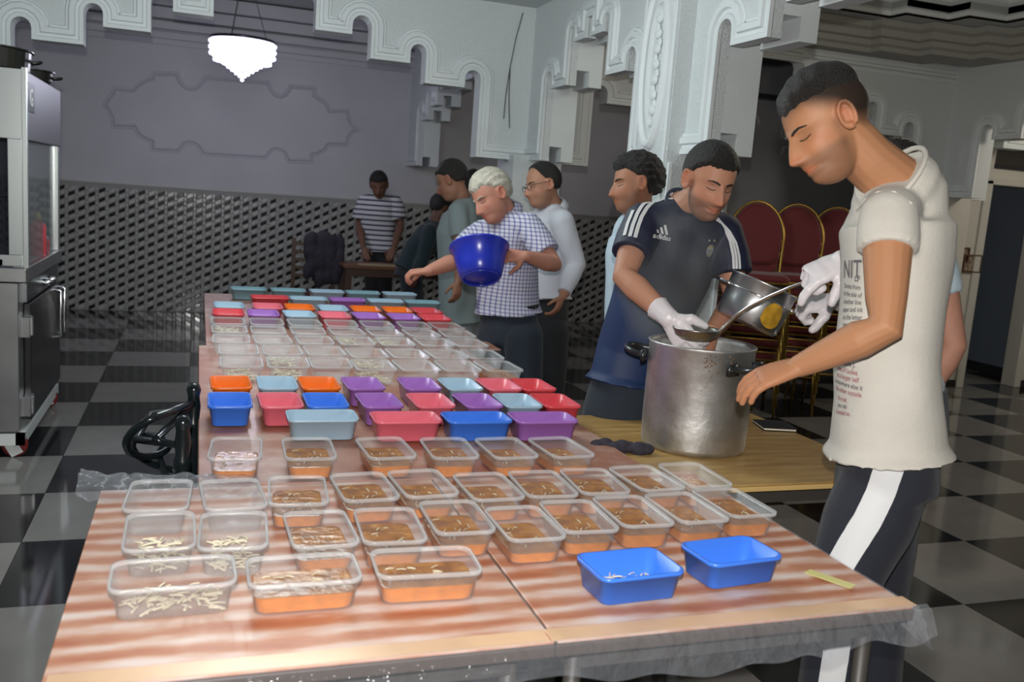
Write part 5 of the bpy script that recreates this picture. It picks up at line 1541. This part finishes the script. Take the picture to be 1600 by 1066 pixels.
# ============ boy in striped polo at the back table
J8 = dict(pelvis=P(591, 395, 9.5), waist=P(591, 368, 9.5), chest=P(591, 335, 9.45), neck=P(592, 306, 9.42), head=P(592, 289, 9.30), hf=V(.05, .60, -.80), hu=V(0, -.85, -.5), hk=1.1,
          Rs=P(568, 314, 9.42), Ls=P(617, 314, 9.42), Re=P(561, 352, 9.45), Le=P(626, 352, 9.45), Rw=P(568, 388, 9.15), Lw=P(615, 388, 9.15),
          Lh=dict(d=V(-.3, .8, -.5), n=V(0, -.4, -1), t=-1, c=.4), Rh=dict(d=V(.3, .8, -.5), n=V(0, -.4, -1), t=1, c=.4),
          Lhip=P(600, 402, 9.5), Rhip=P(582, 402, 9.5), Lk=P(601, 450, 9.5), Rk=P(582, 450, 9.5), foot=Vector((-.2, -1, 0)))
for s in 'LR': kk = J8[s + 'k']; J8[s + 'a'] = Vector((kk.x, kk.y, .09))


def hstr(nt, N, tc):
    sx = N.new('ShaderNodeSeparateXYZ'); nt.links.new(tc.outputs['Object'], sx.inputs[0])
    m1 = N.new('ShaderNodeMath'); m1.operation = 'MULTIPLY'; m1.inputs[1].default_value = 2 * math.pi / .050; nt.links.new(sx.outputs['Z'], m1.inputs[0])
    s1 = N.new('ShaderNodeMath'); s1.operation = 'SINE'; nt.links.new(m1.outputs[0], s1.inputs[0])
    return ramp(nt, N, s1.outputs[0], [(0, (.48, .48, .50)), (.45, (.035, .035, .08))], True)


person('person', 'man in a white polo shirt with dark horizontal stripes, far at the back table', J8, dict(top=node_mat('striped_polo', hstr, rough=.85), bottom=BLKT, sleeve=.75, sr=.085, ease=.035, hem=.1, collar='rib', nr=.064, fat=1.05), .009,
       skin=(.15, .075, .05), hairf=hair_short(.058, .010, 0, -.045), face_extra=False)

# ============ dark-clothed man bending in the back hall
J10 = dict(pelvis=P(640, 420, 8.0), waist=P(652, 392, 8.0), chest=P(670, 372, 8.0), neck=P(682, 350, 8.0), head=P(690, 326, 8.0), hf=V(.75, .45, .5), hu=V(.1, -1, 0), hk=1.0,
           Ls=P(672, 362, 7.85), Rs=P(680, 362, 8.18), Le=P(662, 400, 7.85), Re=P(690, 400, 8.2), Lw=P(650, 425, 7.8), Rw=P(700, 420, 8.1),
           Lh=dict(d=V(-.3, 1, 0), n=V(0, -.3, -1), t=-1, c=.4), Rh=dict(d=V(.3, 1, 0), n=V(0, 0, -1), t=1, c=.4),
           Lhip=P(642, 430, 7.92), Rhip=P(642, 430, 8.1), Lk=P(650, 490, 7.92), Rk=P(650, 490, 8.1), foot=Vector((1, 0, 0)))
for s in 'LR': kk = J10[s + 'k']; J10[s + 'a'] = Vector((kk.x, kk.y, .09))
person('person', 'man in black bending forward beside the back table, left of the grey tunic', J10, dict(top=cloth('petrol_jacket', (.008, .022, .03)), bottom=DK, sleeve=1.9, ease=.02, hem=.2), .009, skin=(.12, .06, .04), hairf=hair_short(.05, .016, 0, -.06), face_extra=False)

# ============ helper in pale blue shirt behind the T-shirt man
J9 = dict(pelvis=P(1418, 660, 2.72), waist=P(1425, 560, 2.70), chest=P(1432, 440, 2.70), neck=P(1425, 350, 2.72), head=P(1390, 285, 2.74), hf=V(-.9, .35, .1), hu=V(-.3, -.95, 0), hk=.98,
          Ls=P(1458, 400, 2.56), Rs=P(1400, 400, 2.88), Le=P(1490, 540, 2.58), Lw=P(1440, 625, 2.66), Re=P(1370, 480, 2.98), Rw=P(1302, 470, 2.92),
          Lh=dict(d=V(-.7, .7, 0), n=V(.4, -.3, -.8), t=-1, c=.5), Rh=dict(d=V(-.97, .12, .1), n=V(-.1, -.85, -.5), t=1, c=1.3, glove=True, tc=.8, k=1.08),
          Lhip=P(1412, 690, 2.64), Rhip=P(1400, 690, 2.80), Lk=P(1390, 840, 2.66), Rk=P(1380, 840, 2.84), foot=Vector((-1, .1, 0)))
for s in 'LR': kk = J9[s + 'k']; J9[s + 'a'] = Vector((kk.x, kk.y, .09))
person('person', 'helper in a pale blue shirt standing behind the T-shirt man, bare elbow showing', J9, dict(top=cloth('sky_blue_cloth', (.42, .52, .58)), bottom=JEANS, sleeve=.42, sr=.062, ease=.006, hem=.0, collar='rib', nr=.06, fat=.9), .006,
       skin=(.40, .20, .14), hairf=hair_short(.05, .012, 0, -.05), k=.9)

# ------------------------------------------------------------------ prints and stripes laid on the clothes


def bvh_of(me_obj, root):
    me, ob = me_obj; vs = [v.co + root.location for v in me.vertices]; return BVHTree.FromPolygons(vs, [tuple(p.vertices) for p in me.polygons])


def ribbon(name, bv, pts, wdt, m, parent, n=40, off=.0025, dash=None):
    """a flat strip following the cloth; pts: world points near the cloth, wdt: half width"""
    P_ = [Vector(p) for p in pts]; segs = []
    L = [0]
    for a, b in zip(P_, P_[1:]): L.append(L[-1] + (b - a).length)
    rows = []
    for i in range(n + 1):
        t = L[-1] * i / n; k = max(0, min(len(L) - 2, sum(1 for l in L[1:-1] if l <= t))); f = (t - L[k]) / max(L[k + 1] - L[k], 1e-6); c = P_[k].lerp(P_[k + 1], f)
        d = (P_[k + 1] - P_[k]).normalized(); hit, nr, _, _ = bv.find_nearest(c)
        nr = (hit - (hit - nr)).normalized(); vd = (EYE - c).normalized()
        if nr.dot(vd) < -.2: nr = -nr
        s = nr.cross(d).normalized(); wd = wdt[0] + (wdt[1] - wdt[0]) * i / n if isinstance(wdt, (tuple, list)) else wdt
        row = []
        for q in (-1, -.5, 0, .5, 1):
            h, n2, _, _ = bv.find_nearest(hit + s * wd * q); row.append(h + (n2 if n2.dot(nr) > 0 else -n2) * off)
        rows.append(row)
    bm = bmesh.new(); V_ = [[bm.verts.new(p) for p in r] for r in rows]
    for i in range(n):
        for j in range(4): bm.faces.new((V_[i][j], V_[i + 1][j], V_[i + 1][j + 1], V_[i][j + 1]))
    return finish(bm, name, m, parent, smooth=True, world=True)


def cast(bv, u, v, back=.0):
    d = ray(u, v).normalized(); h, n, _, _ = bv.ray_cast(EYE, d)
    return (h, n) if h is not None else (None, None)


WH_ = mat('white_print', (.62, .63, .64), .6)
b2_ = bvh_of(J2['_shirt'], P2)
for k_ in range(3):
    o_ = (k_ - 1) * 8.2
    pts = []
    for u, v in ((1052 + o_ * .0, 303 + o_ * 1.0), (1036 + o_ * .1, 304 + o_), (1020 + o_ * .25, 309 + o_ * .95), (1006 + o_ * .55, 319 + o_ * .8), (996 + o_ * .8, 334 + o_ * .6), (989 + o_ * .95, 352 + o_ * .35), (984 + o_, 370 + o_ * .2)):
        h, n_ = cast(b2_, u, v)
        if h: pts.append(h)
    if len(pts) > 2: ribbon('shoulder_stripe', b2_, pts, .0062, WH_, P2)
for k_ in range(3):
    o_ = (k_ - 1) * 4.5; pts = []
    for u, v in ((1112 - o_ * .4, 336 - o_), (1124 - o_ * .6, 345 - o_ * .8), (1136 - o_ * .8, 359 - o_ * .6), (1145 - o_, 378 - o_ * .3), (1150 - o_, 400), (1151 - o_, 420)):
        h, n_ = cast(b2_, u, v)
        if h: pts.append(h)
    if len(pts) > 2: ribbon('shoulder_stripe', b2_, pts, .0040, WH_, P2)


def text_mesh(s, size, bold=0.0):
    cu = bpy.data.curves.new('t', 'FONT'); cu.body = s; cu.size = size; cu.offset = bold; cu.align_x = 'CENTER'; cu.align_y = 'CENTER'
    cu.resolution_u = 2
    to = bpy.data.objects.new('t', cu); COL.objects.link(to); me = bpy.data.meshes.new_from_object(to.evaluated_get(bpy.context.evaluated_depsgraph_get()))
    bpy.data.objects.remove(to); out = ([v.co.copy() for v in me.vertices], [tuple(p.vertices) for p in me.polygons]); bpy.data.meshes.remove(me); return out


def decal(name, bv, u, v, shapes, m, parent, rot=0., off=.002, sx=1.0):
    """shapes: (verts, polys) in metres, wrapped on the cloth around the point that pixel ray meets"""
    h, n = cast(bv, u, v)
    if h is None: return
    d = (EYE - h).normalized(); n = n if n.dot(d) > 0 else -n; n = (n * .6 + d * .4).normalized()
    x = (RT - n * RT.dot(n)).normalized(); y = n.cross(x); c, s = math.cos(rot), math.sin(rot); X, Y = x * c + y * s, y * c - x * s
    bm = bmesh.new()
    for vs, ps in shapes:
        nv = []
        for q in vs:
            p = h + X * q.x * sx + Y * q.y; a, n2, _, _ = bv.ray_cast(p + n * .12, -n)
            if a is None: a, n2, _, _ = bv.find_nearest(p)
            nv.append(bm.verts.new(a + n * off))
        for p_ in ps:
            try: bm.faces.new([nv[i] for i in p_])
            except Exception: pass
    return finish(bm, name, m, parent, world=True)


def quad(*p): return ([Vector((x, y, 0)) for x, y in p], [tuple(range(len(p)))])


lg = [quad((-.020, -.008), (-.012, -.008), (-.019, .004), (-.024, .001)), quad((-.006, -.008), (.003, -.008), (-.009, .014), (-.015, .010)), quad((.009, -.008), (.018, -.008), (.002, .024), (-.005, .020))]
ad = text_mesh('adidas', .024, .0006); ad = ([Vector((q.x, q.y - .019, 0)) for q in ad[0]], ad[1])
decal('chest_logo', b2_, 1037, 362, lg + [ad], WH_, P2, -.22)
cres = [([Vector((.016 * math.cos(a) * (1 if math.sin(a) > -.2 else .9), .022 * math.sin(a) + .0, 0)) for a in [2 * math.pi * k / 18 for k in range(18)]], [tuple(range(18))])]
decal('crest', b2_, 1109, 392, cres, mat('crest_gold', (.28, .24, .12), .5), P2, -.1, .0018)
inn = [quad((-.012, -.011), (-.005, -.014), (-.005, .010), (-.012, .010)), quad((.005, -.014), (.012, -.011), (.012, .010), (.005, .010))]
decal('crest_bands', b2_, 1109, 392, inn, mat('crest_blue', (.14, .25, .36), .5), P2, -.1, .003)
decal('crest_letters', b2_, 1109, 388, [text_mesh('AFA', .010)], WH_, P2, -.1, .004)
stars = []
for sxx in (-.010, .010):
    stars.append(([Vector((sxx + (.0055 if k % 2 == 0 else .0022) * math.sin(k * math.pi / 5), .0 + (.0055 if k % 2 == 0 else .0022) * math.cos(k * math.pi / 5), 0)) for k in range(10)], [tuple(range(10))]))
decal('crest_stars', b2_, 1112, 376, stars, mat('star_gold', (.45, .42, .30), .5), P2, -.1)
# T-shirt print
b1_ = bvh_of(J1['_shirt'], P1)
INK = mat('faded_black_ink', (.11, .10, .11), .8); INKR = mat('faded_red_ink', (.30, .10, .12), .8)
decal('print_title', b1_, 1330, 422, [text_mesh('NIT', .060, .0005)], INK, P1, .0, sx=.8)
decal('print_title', b1_, 1340, 436, [text_mesh('LF', .018, .0006)], INK, P1, .0)
rows_ = [(448, 'Stories from'), (460, 'to the side of'), (472, 'Another line'), (484, 'paper and ink'), (496, 'so the letter'), (508, 'was written'), (520, 'in the room'),
         (568, 'with a to J.'), (579, 'one of Ladies'), (590, 'to a larger self'), (601, 'somewhere else it'), (612, 'the other outside'), (623, 'to a tel'), (634, 'you can'), (645, 'it ended so')]
for k_, (v, s) in enumerate(rows_):
    vv_ = v; decal('print_line', b1_, (1330 if v < 540 else 1322) - (v > 615) * 6, vv_, [text_mesh(s, .0165, .0003)], INK if (v < 560 or k_ % 3 == 1) else INKR, P1, -.10, sx=.82)
# white stripe of the track trousers
bt_ = bvh_of(J1['_trousers'], P1); pts = []
for u, v in ((1404, 672), (1398, 700), (1388, 735), (1374, 775), (1354, 815), (1332, 850), (1314, 880), (1304, 905)):
    h, n_ = cast(bt_, u, v)
    if h: pts.append(h)
kn = J1['Lk']; an = J1['La']
for t in (.2, .4, .6, .8, 1.0):
    q = kn.lerp(an, t); tw = (EYE - q); tw.z = 0; tw.normalize(); pts.append(q + tw * .07)
ribbon('side_stripe', bt_, pts, (.033, .028), WH_, P1, 70, .003)
# yoke seam of the T-shirt sleeve
bm = bmesh.new(); pts = []
for u, v in ((1338, 330), (1352, 312), (1372, 300), (1398, 300), (1424, 318)):
    h, n_ = cast(b1_, u, v)
    if h: pts.append(h + n_ * .0008)
if len(pts) > 2: tube(bm, pts, .0016, 6); finish(bm, 'sleeve_seam', mat('seam_thread', (.72, .66, .58), .8), P1, smooth=True, world=True)

# ------------------------------------------------------------------ steam over the stockpot
sm = bpy.data.materials.new('steam'); sm.use_nodes = True; nt = sm.node_tree; N = nt.nodes; N.clear()
o = N.new('ShaderNodeOutputMaterial'); vp = N.new('ShaderNodeVolumePrincipled'); vp.inputs['Color'].default_value = (.9, .92, .95, 1); vp.inputs['Anisotropy'].default_value = .2
tc = N.new('ShaderNodeTexCoord'); nz = N.new('ShaderNodeTexNoise'); nz.inputs['Scale'].default_value = 5.5; nz.inputs['Detail'].default_value = 2; nz.inputs['Distortion'].default_value = .6
mp = N.new('ShaderNodeMapping'); mp.inputs['Scale'].default_value = (1, 1, .5); nt.links.new(tc.outputs['Object'], mp.inputs[0]); nt.links.new(mp.outputs[0], nz.inputs[0])
gr = N.new('ShaderNodeTexGradient'); gr.gradient_type = 'SPHERICAL'; m2 = N.new('ShaderNodeMapping'); m2.inputs['Scale'].default_value = (5.2, 5.2, 3.2); nt.links.new(tc.outputs['Object'], m2.inputs[0]); nt.links.new(m2.outputs[0], gr.inputs[0])
mr = N.new('ShaderNodeMapRange'); mr.inputs[1].default_value = .42; mr.inputs[2].default_value = .72; mr.inputs[4].default_value = 16.0; nt.links.new(nz.outputs[0], mr.inputs[0])
mm = N.new('ShaderNodeMath'); mm.operation = 'MULTIPLY'; nt.links.new(mr.outputs[0], mm.inputs[0]); nt.links.new(gr.outputs[0], mm.inputs[1]); nt.links.new(mm.outputs[0], vp.inputs['Density']); nt.links.new(vp.outputs[0], o.inputs['Volume'])
bm = bmesh.new(); ball(bm, (0, 0, 0), 1, 14, (.20, .19, .32)); o = finish(bm, 'steam', sm, None, loc=(1.50, 2.72, 1.30)); tag(o, 'wisps of steam rising from the open stockpot', 'steam', kind='stuff')
